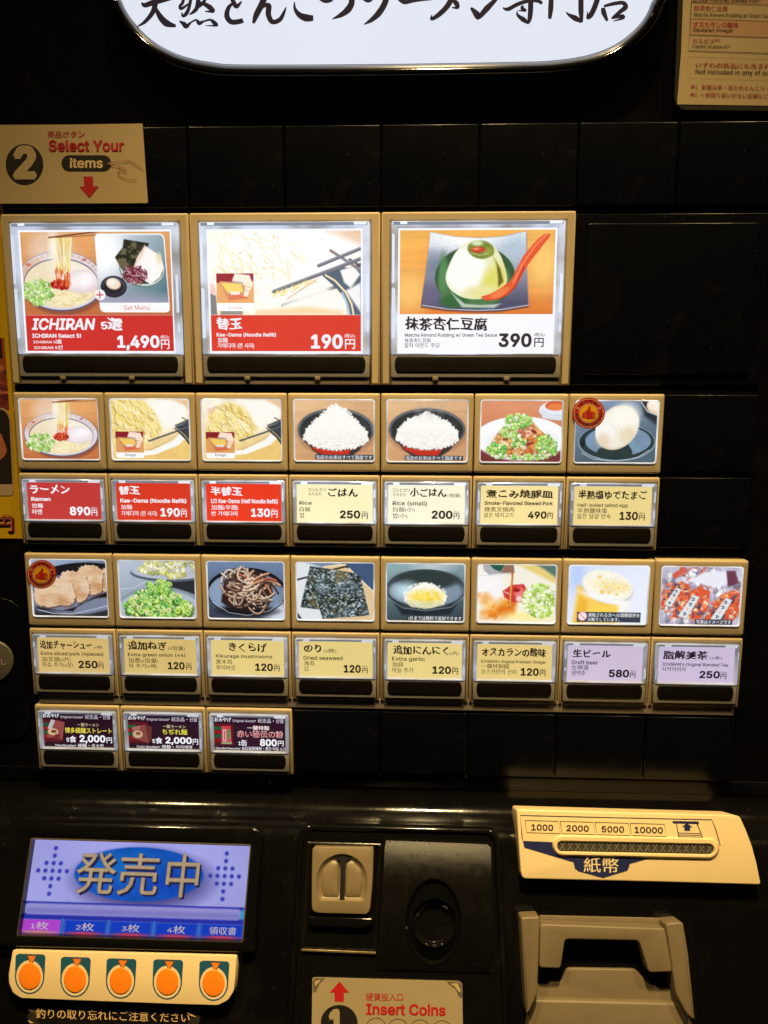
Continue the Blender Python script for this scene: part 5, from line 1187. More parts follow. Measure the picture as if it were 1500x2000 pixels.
# と ん
brush([(960, -40), (985, 20), (1010, 52), (1050, 10)], [20, 34, 34, 8], za); brush([(1000, 10), (945, 60), (930, 130), (965, 178), (1030, 175), (1062, 165)], [12, 30, 40, 38, 38, 34], za)
brush([(1250, -60), (1215, 30), (1170, 120), (1145, 190)], [46, 46, 44, 18], za); brush([(1190, 90), (1240, 45), (1270, 50), (1268, 120), (1300, 178), (1360, 160), (1395, 100), (1412, 55)], [10, 26, 42, 40, 36, 34, 22, 4], za)
# こ つ
brush([(146, 15), (150, 70), (185, 120), (240, 145), (300, 148)], [6, 22, 40, 56, 40], zb); brush([(345, -25), (390, 5), (440, 0), (480, -40)], [30, 34, 30, 20], zb); brush([(605, -60), (612, 20), (580, 80), (520, 125), (452, 155)], [40, 44, 50, 34, 4], zb)
brush([(690, -30), (745, 8), (790, -20)], [30, 26, 20], zb); brush([(900, -50), (880, 30), (830, 110), (770, 165), (710, 200)], [44, 44, 46, 32, 4], zb)
# ー メ ン
brush([(985, -10), (1040, 16), (1120, 5), (1200, -4), (1265, -6)], [10, 36, 26, 22, 14], zb); brush([(1440, -40), (1390, 50), (1320, 120), (1262, 155), (1265, 120)], [40, 40, 36, 24, 4], zb); brush([(1430, 0), (1462, 25), (1472, 60), (1425, 62)], [20, 40, 28, 4], zb)
brush([(145, 55), (185, 100), (200, 125), (260, 60), (330, -10)], [14, 44, 26, 40, 22], zc)
# 専
brush([(372, 55), (410, 66), (480, 30), (560, 5), (620, 5), (655, 25)], [6, 26, 26, 26, 26, 20], zc); brush([(572, -40), (572, 60), (566, 130), (555, 170)], [34, 34, 30, 10], zc); brush([(560, 168), (520, 140), (480, 108), (475, 80)], [14, 34, 18, 4], zc); brush([(520, 40), (510, 58), (535, 75), (480, 76)], [14, 22, 18, 4], zc)
# 門 店
brush([(720, -40), (716, 60), (708, 135)], [30, 34, 20], zc); brush([(932, -60), (932, 80), (938, 160)], [34, 34, 14], zc); brush([(938, 155), (890, 130), (845, 105), (825, 85)], [20, 38, 18, 4], zc)
brush([(1060, -40), (1030, 50), (1000, 110), (978, 128), (980, 80)], [34, 34, 34, 16, 4], zc); brush([(1090, 55), (1095, 90), (1120, 150)], [24, 34, 16], zc); brush([(1095, 45), (1160, 28), (1230, 20), (1250, 50), (1210, 85), (1160, 125)], [16, 24, 26, 34, 26, 16], zc); brush([(1150, 130), (1225, 115), (1230, 130), (1160, 152)], [14, 26, 18, 4], zc)
mb.build('lettering', rim)

# ------------------------------------------------------------------ console
# screen housing
S4 = [(67, 1643), (484, 1656), (468, 1834), (39, 1821)]
def quad(q, s, t): 
    a, b, c, d = [np.array(x, float) for x in q]; return (a * (1 - s) + b * s) * (1 - t) + (d * (1 - s) + c * s) * t
def quadloop(q, k, n=10):
    """dense rounded loop around a pixel quad, grown by k pixels"""
    c = np.mean(q, 0); out = []
    pts = [tuple(np.array(p) + np.sign(np.array(p) - c) * k) for p in q]
    return roundpoly(pts, max(2, 3 + k * .25), 6)
out_px = roundpoly([(-14, 1602), (515, 1612), (500, 1862), (-60, 1848)], [55, 26, 6, 6], 6)
mb = MB()
n = CN
def lvl(px, h, off=0): return [con(x, y, h) for x, y in px]
base = [up(con(x, y, .10), CN, -.3) for x, y in out_px]
rnd = lambda k: roundpoly([(-14 + k, 1602 + k), (515 - k, 1612 + k), (500 - k, 1862 - k * .3), (-60 + k, 1848 - k * .3)], [max(8, 55 - k), max(6, 26 - k), 6, 6], 6)
mb.loft([base] + [lvl(rnd(12 * (1 - math.cos(a))), .055 + .07 * math.sin(a)) for a in (0, .4, .8, 1.2, math.pi / 2)] + [
         lvl(quadloop(S4, 11), .125), lvl(quadloop(S4, 7), .115)], GLOSS, smooth=True)
mb.loft([lvl(quadloop(S4, 7), .1155), lvl(quadloop(S4, 4.5), .119)], WRIM)
inn = lvl(quadloop(S4, 4.5), .119); mb.loft([inn, [up(p, CN, -.16) for p in inn]], GLOSS)
bez = mb.build('display', machine); bez['label'] = 'lit information screen in a black bezel'
# the picture on the screen
ps = Pic((0, 0, 1000, 420), 260, 110, 31)
ps.fill((164, 164, 230)); ps.tex(260, .05, octaves=2)
ps.ell(530, 165, 295, 128, (60, 56, 120), soft=60, al=.8); ps.ell(507, 140, 292, 120, (18, 84, 190)); mo = ps.mell(507, 140, 290, 118); ps.tex(70, .25, mo, octaves=5)
ps.ell(430, 110, 160, 60, (10, 120, 205), soft=90, al=.7, clip=mo); ps.ell(640, 170, 120, 50, (14, 60, 176), soft=80, al=.7, clip=mo)
ps.poly([(0, 272), (1000, 272), (1000, 345), (0, 345)], (36, 44, 165)); ps.poly(roundpoly([(14, 280), (988, 280), (988, 330), (14, 330)], 24), (150, 146, 212), soft=8); ps.poly(roundpoly([(22, 300), (980, 300), (980, 324), (22, 324)], 12), (128, 124, 196), soft=14)
ps.ell(8, 305, 10, 24, (60, 150, 200)); ps.ell(992, 305, 10, 24, (60, 150, 200))
ps.poly([(0, 345), (1000, 345), (1000, 420), (0, 420)], (20, 30, 150))
for i in range(5):
    a, b = i * 203, i * 203 + 188
    ps.poly([(a, 350), (b, 350), (b, 414), (a, 414)], (96, 124, 214)); ps.poly([(a + 3, 353), (b - 3, 353), (b - 3, 411), (a + 3, 411)], (176, 66, 206) if i == 0 else (16, 60, 190), soft=3)
    ps.ell((a + b) / 2, 408, 76, 7, (200, 130, 130) if i == 0 else (190, 60, 90), soft=8)
    if i < 4: ps.poly([(b + 3, 345), (b + 12, 345), (b + 12, 420), (b + 3, 420)], (50, 120, 200), soft=3)
for ox in (0, 1):
    X0 = 115 if not ox else 895
    for dx, dy in ((0, -100), (0, -67), (-36, -34), (0, -34), (36, -34), (-72, 0), (-36, 0), (0, 0), (36, 0), (72, 0), (-36, 34), (0, 34), (36, 34), (0, 68), (0, 102)):
        ps.ell(X0 + dx * .9, 136 + dy, 9.5, 10, (58, 60, 176))
scr_h = .03
mb = MB()
sfn = lambda s, t, k=0: con(*quad(S4, -.012 + s * 1.024, -.02 + t * 1.04), scr_h + k)
put_pic(mb, ps, lambda s, t: sfn(s, t), print_mat('lcd_screen', True, .12, .92))
g1 = lambda k: (lambda x, y: sfn(x / 1000, y / 420, k))
for ch, b in (('発', (225, 48, 402, 232)), ('売', (416, 48, 594, 232)), ('中', (632, 44, 778, 236))):
    text(mb, ch, (b[0] + 9, b[1] + 9, b[2] + 9, b[3] + 9), g1(.002), lit((30, 34, 84), .8), bold=.03); text(mb, ch, (b[0] - 2, b[1] - 1, b[2] + 2, b[3] + 2), g1(.004), lit((112, 90, 70), .8), bold=.03); text(mb, ch, b, g1(.006), lit((190, 166, 132), .8, .3, 300), bold=.0)
for i, s_ in enumerate(('1枚', '2枚', '3枚', '4枚', '領収書')):
    a = i * 203 + (38 if i == 4 else 54); text(mb, s_, (a, 361, i * 203 + 188 - (30 if i == 4 else 54), 396), g1(.003), lit((200, 186, 186), .9), bold=.01)
mb.build('screen', bez)

# cream strip with five orange lamps
zd = Z(0, 1580, 2.6786)
sp = zd([(66, 738), (1238, 768), (1230, 890), (1222, 955), (1192, 1002), (1140, 1028), (900, 1021), (110, 991), (66, 962), (46, 912), (44, 865)])
mb = MB(); prism_px(mb, roundpoly(sp, 4, 2), con, CN, .14, .3, CREAM_PLATE, bev=.008)
TEAL = ink((24, 84, 110)); CRI = mat('cream_ring', (0.76, 0.62, 0.37), .35)
lamps_c = [(158, 874), (395, 890), (634, 898), (878, 903), (1120, 910)]
for cx, cy in lamps_c:
    sh_ = roundpoly([(cx - 68, cy - 116), (cx + 80, cy - 111), (cx + 72, cy - 10), (cx + 66, cy + 10), (cx - 74, cy + 10), (cx - 74, cy - 10)], [16, 16, 0, 0, 0, 0], 4)
    bot = circ(cx - 3, cy + 2, 77, 92, 34, 0, 180)
    shape = [(cx - 56, cy - 117), (cx + 66, cy - 113), (cx + 76, cy - 108), (cx + 80, cy - 98)] + bot + [(cx - 76, cy - 104), (cx - 70, cy - 113)]
    flat_px(mb, zd(shape), con, .1425, TEAL)
    flat_px(mb, zd(circ(cx - 3, cy + 2, 70, 85, 40)), con, .1445, CRI)
    tri = [(cx - 14, cy - 106), (cx + 30, cy - 104), (cx + 6, cy - 62)]
    flat_px(mb, zd([(cx - 19, cy - 110), (cx + 35, cy - 107), (cx + 6, cy - 52)]), con, .1455, ink((120, 60, 30))); flat_px(mb, zd(tri), con, .147, mat('orange_ink', (.80, .22, .02), .4))
strip_o = mb.build('button_panel', machine); strip_o['label'] = 'cream strip with five round orange buttons'
ORG = mat('orange_button', (0.95, 0.24, 0.010), .35, noise=.08)
for i, (cx, cy) in enumerate(lamps_c):
    mb = MB(); prism_px(mb, zd(circ(cx - 4, cy + 2, 58, 70, 36)), con, CN, .156, .02, ORG, bev=.008, seg=3); mb.build('push_button', strip_o)

# coin unit
ze = Z(500, 1560, 3.0)
mb = MB()
oc = ze([(262, 148), (1425, 175), (1470, 1100), (1480, 1500), (170, 1480), (205, 1000), (240, 300)])
R1 = roundpoly(oc, [20, 24, 6, 6, 6, 6, 6], 5)
def coin_ring(k):
    return roundpoly(ze([(262 + k, 148 + k), (1425 - k, 175 + k), (1470 - k, 1100), (1480 - k, 1500), (170 + k, 1480), (205 + k, 1000), (240 + k, 300)]), [20, 24, 6, 6, 6, 6, 6], 5)
R2 = roundpoly(ze([(272, 158), (1412, 186), (1455, 1100), (1465, 1500), (182, 1480), (218, 1000), (252, 300)]), [18, 22, 6, 6, 6, 6, 6], 5)
R3 = roundpoly(ze([(292, 182), (1385, 212), (1420, 1100), (1430, 1490), (200, 1470), (236, 1000), (270, 310)]), [14, 18, 6, 6, 6, 6, 6], 5)
b0 = [up(con(x, y, .05), CN, -.2) for x, y in R1]
mb.loft([b0] + [lvl(coin_ring(16 * (1 - math.cos(a))), .05 + .045 * math.sin(a)) for a in (0, .4, .8, 1.2, math.pi / 2)] + [lvl(coin_ring(26), .094), lvl(coin_ring(34), .066)], GLOSS, cap1=True)
coin = mb.build('coin_unit', machine); coin['label'] = 'black coin unit with beige coin slot plate'
mb = MB()
f1 = ze([(300, 252), (738, 264), (706, 905), (264, 884)]); f2 = ze([(322, 272), (722, 282), (694, 882), (284, 868)])
l1 = lvl(roundpoly(f1, 3, 3), .085); l2 = lvl(roundpoly(f2, 2.5, 3), .085)
mb.loft([[up(p, CN, -.05) for p in l1], l1, lvl(roundpoly(ze([(306, 258), (732, 270), (701, 899), (270, 879)]), 3, 3), .092), l2, [up(p, CN, -.015) for p in l2]], WORN, cap1=False)
flat_px(mb, f2, con, .074, GLOSS)
bt = ze([(268, 880), (704, 899), (702, 912), (264, 893)]); prism_px(mb, bt, con, CN, .1, .03, BRASS, bev=.004)
mb.build('slot_frame', coin)
mb = MB()
def resample(pts, n=72):
    p = np.array(pts, float); c = np.array([503, 470.0]); out = []
    for i in range(n):
        a = 2 * math.pi * i / n; d = np.array([math.cos(a), math.sin(a)]); best = 0
        for k in range(len(p)):
            q0, q1 = p[k] - c, p[(k + 1) % len(p)] - c; e = q1 - q0; den = d[0] * e[1] - d[1] * e[0]
            if abs(den) < 1e-9: continue
            t = (q0[0] * e[1] - q0[1] * e[0]) / den; w = (q0[0] * d[1] - q0[1] * d[0]) / den
            if t > 0 and -1e-6 <= w <= 1 + 1e-6: best = max(best, t)
        out.append(tuple(c + d * best))
    return out
pl = roundpoly([(330, 280), (690, 285), (683, 500), (668, 660), (650, 678), (345, 670), (326, 650), (326, 460)], [10, 10, 0, 14, 10, 10, 12, 0], 4)
arch = roundpoly(circ(503, 475, 147, 150, 25, 180, 360) + [(648, 540), (636, 600), (370, 596), (357, 540)], [0] * 25 + [0, 12, 12, 0], 4)
def shr(pts, k, cy=470): return [(503 + (x - 503) * k, cy + (y - cy) * k) for x, y in pts]
A0, D0 = resample(pl), resample(arch)
PL = lambda q, h: lvl(ze(q), h)
mb.loft([[up(p, CN, -.10) for p in PL(A0, .17)], PL(A0, .155), PL(shr(A0, .985), .167), PL(shr(A0, .965), .17), PL(shr(D0, 1.015), .17), PL(D0, .165), PL(shr(D0, .95), .145), PL(shr(D0, .8), .122), PL(shr(D0, .5), .112), PL(shr(D0, .1), .110)], BEIGE, cap1=True)
for sx in (-1, 1):                                              # the two cheeks beside the slot
    lobe = [(503 + sx * 16, 360), (503 + sx * 60, 352), (503 + sx * 118, 410), (503 + sx * 128, 500), (503 + sx * 110, 588), (503 + sx * 16, 590)]
    lc = np.mean(lobe, 0); lo = roundpoly(lobe, 16, 4); sk = lambda k: [tuple(lc + (np.array(q) - lc) * k) for q in lo]
    mb.loft([PL(sk(1.0), .108), PL(sk(.92), .128), PL(sk(.75), .142), PL(sk(.45), .150), PL(sk(.1), .152)], BEIGE, cap1=True)
mb.build('coin_plate', coin)
mb = MB(); sl = ze([(466, 346), (508, 338), (556, 348), (530, 366), (524, 400), (518, 600), (490, 600), (496, 400), (492, 366)])
prism_px(mb, roundpoly(sl, 3, 3), con, CN, .157, .02, DARK); mb.build('coin_slot', coin)
mb = MB(); prism_px(mb, roundpoly(ze([(312, 690), (690, 700), (684, 740), (640, 760), (330, 748), (305, 725)]), 6, 3), con, CN, .15, .08, GLOSS, bev=.02); mb.build('coin_lip', coin)
PANELM = mat('scuffed_black_panel', (0.005, 0.0045, 0.004), rough=0.30, spec=0.34, noise=0.3, nscale=260, bump=0.15, bscale=2500, rvar=0.05)
# curved glossy panel right of the slot, with an oval finger recess
mb = MB(); w0 = [(756, 238), (1376, 262)]
wc = np.array([1041.0, 722.0])
rect = [(757, 240), (1375, 262), (1384, 640), (1394, 1012), (727, 992), (742, 620)]
def radial(pts, n=96):
    p = np.array(pts, float); out = []
    for i in range(n):
        a = 2 * math.pi * i / n; d = np.array([math.cos(a), math.sin(a)]); best = 0
        for k in range(len(p)):
            q0, q1 = p[k] - wc, p[(k + 1) % len(p)] - wc; e = q1 - q0; den = d[0] * e[1] - d[1] * e[0]
            if abs(den) < 1e-9: continue
            t = (q0[0] * e[1] - q0[1] * e[0]) / den; w = (q0[0] * d[1] - q0[1] * d[0]) / den
            if t > 0 and -1e-6 <= w <= 1 + 1e-6: best = max(best, t)
        out.append(wc + d * best)
    return out
ro = radial(rect); ri = radial(circ(1040, 722, 166, 258, 120))
def ph(x, y):
    t = max(0.0, (y - 240 - (x - 756) * .035) / 755.0)
    return .072 + .125 * math.sin(math.pi / 2 * min(t / .36, 1)) - .11 * max(0.0, (t - .55) / .45) ** 1.5
rows = [[con(*ze([tuple(q)])[0], .0) for q in ro]]
for k in range(25):
    t = k / 24; rows.append([con(*ze([tuple(a + (b - a) * t)])[0], ph(*(a + (b - a) * t))) for a, b in zip(ro, ri)])
mb.loft(rows, PANELM)
mb.build('worn_panel', coin)
mb = MB(); fr_ = roundpoly(ze([(750, 232), (1382, 258), (1400, 1020), (720, 1000)]), 3, 3); fi = roundpoly(ze([(757, 240), (1375, 265), (1392, 1012), (727, 992)]), 3, 3)
mb.loft([lvl(fr_, .066), lvl(fr_, .082), lvl(fi, .082), lvl(fi, .066)], WORN, smooth=False); mb.build('panel_edge', coin)
# reject button: dark well with a glossy dome
mb = MB()
EL = lambda k, dh, cx=1041, cy=722, rx=166, ry=258: [con(*ze([(cx + rx * k * math.cos(2 * math.pi * i / 64), cy + ry * k * math.sin(2 * math.pi * i / 64))])[0], ph(cx + rx * math.cos(2 * math.pi * i / 64), cy + ry * math.sin(2 * math.pi * i / 64)) + dh) for i in range(64)]
mb.loft([EL(1.0, -.01), EL(1.0, .005), EL(.975, .008), EL(.93, -.008), EL(.88, -.03), [con(*ze([(1045 + 128 * math.cos(2 * math.pi * i / 64), 728 + 140 * math.sin(2 * math.pi * i / 64))])[0], .155) for i in range(64)]], GLOSS)
wl = mb.build('reject_button', coin)
mb = MB(); Rr = []
for i in range(14):
    a = math.pi / 2 * i / 13; k = math.cos(a) + .004
    Rr.append([con(*ze([(1045 + 128 * k * math.cos(2 * math.pi * j / 64), 728 + 140 * k * math.sin(2 * math.pi * j / 64))])[0], .157 - .14 * math.sin(a)) for j in range(64)])
mb.loft([[con(*ze([(1045 + 131 * math.cos(2 * math.pi * j / 64), 728 + 143 * math.sin(2 * math.pi * j / 64))])[0], .153) for j in range(64)], [con(*ze([(1045 + 130 * math.cos(2 * math.pi * j / 64), 728 + 142 * math.sin(2 * math.pi * j / 64))])[0], .163) for j in range(64)]] + Rr, mat('black_cup', (.005, .0045, .004), .07, coat=.5), cap1=True); mb.build('finger_cup', wl)

# bill unit
zf = Z(960, 1500, 2.7778)
mb = MB(); NAVY = ink((26, 34, 84)); NL = ink((60, 50, 60))
bp = zf([(136, 224), (700, 240), (1328, 257), (1350, 266), (1385, 345), (1415, 425), (1440, 520), (1463, 634), (900, 618), (168, 601), (158, 560), (140, 300)])
prism_px(mb, roundpoly(bp, [6, 0, 10, 10, 0, 0, 0, 7, 0, 8, 0, 0], 4), con, CN, .16, .4, CREAM_PLATE, bev=.014, seg=3)
HB = .163
stroke_px(mb, zf([(168, 392), (165, 360), (156, 257), (600, 268), (1196, 281), (1215, 330), (1241, 420), (1225, 424)]), 1.6, con, HB, NAVY)
for a, b, dx in ((182, 362, 0), (373, 552, 0), (562, 742, 0), (752, 938, 0)):
    o = (a - 182) * .028; q = zf([(a, 284 + o), (b, 289 + o), (b + 12, 356 + o), (a + 9, 350 + o)])
    stroke_px(mb, q + [q[0]], 1.1, con, HB, NL)
for s_, x0, x1, o in (('1000', 216, 335, 0), ('2000', 406, 528, 5), ('5000', 597, 720, 10), ('10000', 776, 930, 14)):
    text(mb, s_, zf([(x0, 304 + o)])[0] + zf([(x1, 338 + o)])[0], lambda x, y: con(x, y, HB), ink((44, 36, 50)), bold=.02, slope=.025)
flat_px(mb, zf([(170, 395), (335, 402), (350, 440), (400, 475), (700, 482), (868, 488), (750, 520), (744, 545), (735, 558), (605, 597), (470, 560), (452, 545), (445, 512), (178, 432)]), con, HB, NAVY)
text(mb, '紙幣', zf([(500, 483)])[0] + zf([(690, 565)])[0], lambda x, y: con(x, y, HB + .002), CRI, bold=.012, slope=.03)
flat_px(mb, zf([(980, 287), (1123, 290), (1125, 304), (985, 300)]), con, HB, NAVY)
for q in ([(1003, 300), (1012, 352), (1018, 382)], [(1115, 303), (1138, 356), (1148, 386)]): stroke_px(mb, zf(q), 1.5, con, HB, NAVY)
for k in range(4): stroke_px(mb, zf([(1010 + k * 2, 352 + k * 10), (1138 + k * 3, 356 + k * 10)]), 1.2, con, HB, NAVY)
flat_px(mb, zf([(1060, 298), (1092, 322), (1076, 322), (1078, 341), (1046, 340), (1046, 320), (1032, 320)]), con, HB, NAVY)
bill = mb.build('bill_unit', machine); bill['label'] = 'cream plated banknote inserter above a beige tray'
mb = MB()
def stad(x0, y0, x1, y1, r, sl=.02): 
    p = rrect(x0, y0, x1, y1, r, 8); return zf([(x, y + (x - x0) * sl) for x, y in p])
A = stad(330, 362, 1236, 478, 56); B = stad(340, 372, 1226, 468, 48); C_ = stad(357, 398, 1206, 452, 26)
mb.loft([[up(p, CN, -.02) for p in lvl(A, .17)], lvl(A, .165), lvl(B, .195), lvl(stad(352, 392, 1212, 458, 32), .195), lvl(C_, .18), [up(p, CN, -.05) for p in lvl(C_, .18)]], CREAM_PLATE)
sb_ = mb.build('slot_bezel', bill)
mb = MB(); flat_px(mb, stad(352, 394, 1210, 456, 26), con, .168, mat('bill_slot_floor', (.05, .045, .035), .4))
GR = mat('slot_teeth', (.16, .145, .11), .3, noise=.3, nscale=300)
for i in range(20):
    x = 372 + i * 42; y = 403 + (x - 357) * .02
    for q in ([(x, y), (x + 26, y + 42)], [(x + 26, y), (x, y + 42)]):
        a, b = stroke(zf(q), 2.0); P_ = [con(*z, .176) for z in (a[0], a[1], b[1], b[0])]; mb.add(P_ + [up(p, CN, -.008) for p in P_], [[0, 1, 2, 3], [0, 1, 5, 4], [1, 2, 6, 5], [2, 3, 7, 6], [3, 0, 4, 7]], GR)
mb.build('slot_mouth', bill)
# beige tray under it
def lift(h): return lambda x, y, k=0: con(x, y, h)
mb = MB()
prism_px(mb, zf([(120, 780), (1085, 790), (1130, 1420), (105, 1420)]), con, CN, .02, .1, GLOSS)
tray = mb.build('bill_tray', bill)
def tray_part(name, pts, h, depth, r=8, bev=.02):
    mb = MB(); prism_px(mb, roundpoly(zf(pts), r, 3), con, CN, h, depth, TRAY, bev=bev, seg=3); return mb.build(name, bill)
tray_part('tray_back', [(262, 800), (945, 815), (950, 880), (262, 880)], .04, .05, 2, .005)
tray_part('tray_lip', [(250, 1165), (378, 1165), (410, 1086), (782, 1092), (866, 1184), (968, 1190), (1020, 1262), (1112, 1430), (185, 1430), (195, 1320)], .06, .1, 7, .015)
tray_part('tray_foot', [(222, 1255), (1020, 1275), (1112, 1425), (185, 1425)], .14, .12, 7, .03)
tray_part('tray_bar', [(262, 846), (944, 870), (985, 1108), (855, 1112), (800, 938), (400, 930), (376, 1090), (258, 1086)], .24, .18, 7, .018)
for q in ([(160, 818), (168, 810), (255, 806), (264, 815), (258, 1000), (250, 1220), (218, 1300), (190, 1345), (184, 1250)], [(943, 842), (1030, 836), (1042, 846), (1068, 1000), (1106, 1375), (1060, 1340), (1000, 1225), (980, 1080), (962, 950)]):
    tray_part('tray_post', q, .27, .25, 9, .02)

# small round button on a black plate at the left edge
mb = MB(); prism_uv(mb, rrect(-2.2, .55, -.10, 2.27, .25, 6), .085, PD + .01, BLACK, bev=.01)
lp = mb.build('side_plate', machine)
mb = MB(); prism_px(mb, circ(-14, 1292, 39, 40, 40), pan, PN, -.06, .05, GREYMETAL, bev=.012); text(mb, 'し', (2, 1287, 12, 1299), lambda x, y: pan(x, y, -.058), ink((190, 170, 130)), bold=0)
mb.build('return_button', machine)

# ------------------------------------------------------------------ things stuck on the machine
PAPER = mat('sticker_paper', (0.46, 0.345, 0.175), .55, noise=.06, nscale=40, bump=.15, bscale=60)
RINK = ink((176, 24, 30)); KINK = ink((24, 20, 18))
# "2 Select Your items"
mb = MB(); zg = Z(0, 230, 5.0)
HS = -.03
prism_px(mb, roundpoly(zg([(-90, 70), (700, 66), (1390, 56), (1400, 200), (1420, 500), (1444, 825), (1430, 832), (-70, 838)]), [0, 0, 1, 0, 0, 2, 2, 0], 2), pan, PN, HS, .012, PAPER)
psf = lambda x, y: pan(x, y, HS + .003); psg = lambda x, y: pan(x, y, HS + .005)
pw = lambda pts, k=.003: [pan(x, y, HS + k) for x, y in zg(pts)]
flat_px(mb, zg(circ(238, 454, 183, 198, 48)), lambda x, y, h: pan(x, y, HS + .003), 0, KINK)
def zt(b): return zg([(b[0], b[1])])[0] + zg([(b[2], b[3])])[0]
text(mb, '2', zt((128, 270, 358, 602)), psg, PAPER, bold=.05)
text(mb, '商品ボタン', zt((463, 126, 825, 194)), psf, RINK, bold=.012)
text(mb, 'Select Your', zt((473, 216, 1210, 328)), psf, RINK, bold=.025)
flat_px(mb, zg(rrect(600, 366, 1085, 520, 76, 8)), lambda x, y, h: pan(x, y, HS + .003), 0, KINK)
text(mb, 'items', zt((682, 392, 1005, 492)), psg, ink((214, 186, 140)), bold=.025)
flat_px(mb, zg([(815, 573), (907, 573), (910, 670), (965, 668), (872, 780), (775, 672), (822, 670)]), lambda x, y, h: pan(x, y, HS + .003), 0, RINK)
flat_px(mb, zg([(1040, 445), (1085, 425), (1085, 465)]), lambda x, y, h: pan(x, y, HS + .0065), 0, PAPER)
for q in ([(1040, 445), (1085, 432), (1225, 425), (1240, 412), (1265, 415), (1330, 460), (1395, 508)], [(1225, 425), (1240, 434), (1260, 425)], [(1040, 447), (1085, 462), (1160, 475), (1205, 488), (1212, 505), (1238, 520), (1215, 526), (1165, 508), (1168, 480)], [(1165, 512), (1150, 540), (1165, 570), (1220, 592), (1280, 605), (1332, 606)]):
    stroke_px(mb, zg(q), 1.1, lambda x, y, h: pan(x, y, HS + .008), 0, ink((150, 50, 36)))
o = mb.build('instruction_sticker'); tag(o, 'cream sticker numbered 2 telling customers to select their items', 'sticker', 'cream instruction stickers on the machine')
# "1 Insert Coins"
mb = MB()
HI = .09
prism_px(mb, roundpoly(ze([(330, 1052), (345, 1047), (1190, 1070), (1208, 1085), (1215, 1500), (325, 1480)]), [2, 3, 3, 3, 2, 2], 3), con, CN, HI, .012, mat('coin_sticker_paper', (.33, .265, .155), .5, noise=.08, nscale=50, bump=.1, bscale=60))
cf = lambda k: (lambda x, y, h=0: con(x, y, HI + k))
flat_px(mb, ze([(490, 1070), (546, 1136), (515, 1136), (515, 1190), (460, 1188), (460, 1135), (432, 1135)]), cf(.003), 0, RINK)
flat_px(mb, ze(circ(487, 1312, 108, 104, 44)), cf(.003), 0, KINK)
def ee(b): return ze([(b[0], b[1])])[0] + ze([(b[2], b[3])])[0]
text(mb, '1', ee((425, 1232, 515, 1400)), cf(.006), mat('coin_sticker_paper', None), bold=.05)
text(mb, '硬貨投入口', ee((645, 1137, 862, 1184)), cf(.003), RINK, bold=.012, slope=.01)
text(mb, 'Insert Coins', ee((645, 1198, 1112, 1266)), cf(.003), RINK, bold=.025, slope=.015)
for i in range(4):
    c = ze(circ(703 + i * 129, 1345 + i * 5, 60, 60, 40)); stroke_px(mb, c, .9, cf(.003), 0, KINK, close=True)
SC = mat('scuffed_corner', (.12, .10, .06), .6, noise=.6, nscale=400)
flat_px(mb, ze([(332, 1070), (345, 1050), (405, 1052), (370, 1085), (352, 1130), (333, 1135)]), cf(.0035), 0, SC); flat_px(mb, ze([(1115, 1070), (1190, 1073), (1205, 1090), (1208, 1165), (1190, 1160), (1165, 1110), (1135, 1090)]), cf(.0035), 0, SC)
flat_px(mb, ze([(1140, 1085), (1180, 1080), (1200, 1125), (1190, 1135), (1165, 1100)]), cf(.005), 0, PAPER); flat_px(mb, ze([(345, 1070), (380, 1060), (365, 1080), (345, 1100)]), cf(.005), 0, PAPER)
o = mb.build('instruction_sticker'); tag(o, 'cream sticker numbered 1 with scuffed corners below the coin slot', 'sticker', 'cream instruction stickers on the machine')

# laminated notice, top right
zh = Z(1310, 0, 7.8947); mb = MB(); HN = -.02
LAM = mat('laminate_edge', (.035, .032, .024), .15, spec=.7)
prism_px(mb, roundpoly(zh([(130, -420), (55, 1560), (170, 1690), (2200, 1720), (2300, -400)]), [0, 8, 8, 0, 0], 5), pan, PN, HN, .012, LAM)
NP = mat('notice_paper', (.44, .33, .17), .5, noise=.05, nscale=40)
hn = lambda k: (lambda x, y, h=0: pan(x, y, HN + k))
flat_px(mb, zh([(205, -420), (160, 800), (98, 1608), (2200, 1640), (2250, -420)]), hn(.003), 0, NP)
flat_px(mb, zh([(310, 285), (2200, 350), (2200, 600), (295, 535)]), hn(.005), 0, mat('notice_tint', (.44, .25, .13), .5)); flat_px(mb, zh([(330, -250), (2200, -200), (2200, 95), (320, 35)]), hn(.005), 0, mat('notice_tint', None))
LNK = ink((80, 52, 24))
stroke_px(mb, zh([(330, -250), (312, 250), (275, 778), (2200, 845)]), 1.2, hn(.007), 0, KINK)
for y in (35, 285, 535): stroke_px(mb, zh([(320 - (y - 35) * .05, y), (2200, y + 66)]), .7, hn(.007), 0, LNK)
stroke_px(mb, zh([(270, 870), (255, 1200), (2200, 1260)]), .4, hn(.006), 0, ink((150, 90, 50))); stroke_px(mb, zh([(270, 870), (2200, 930)]), .4, hn(.006), 0, ink((150, 90, 50)))
def th(b): return zh([(b[0], b[1])])[0] + zh([(b[2], b[3])])[0]
NR = ink((150, 22, 26)); NK = ink((40, 28, 16))
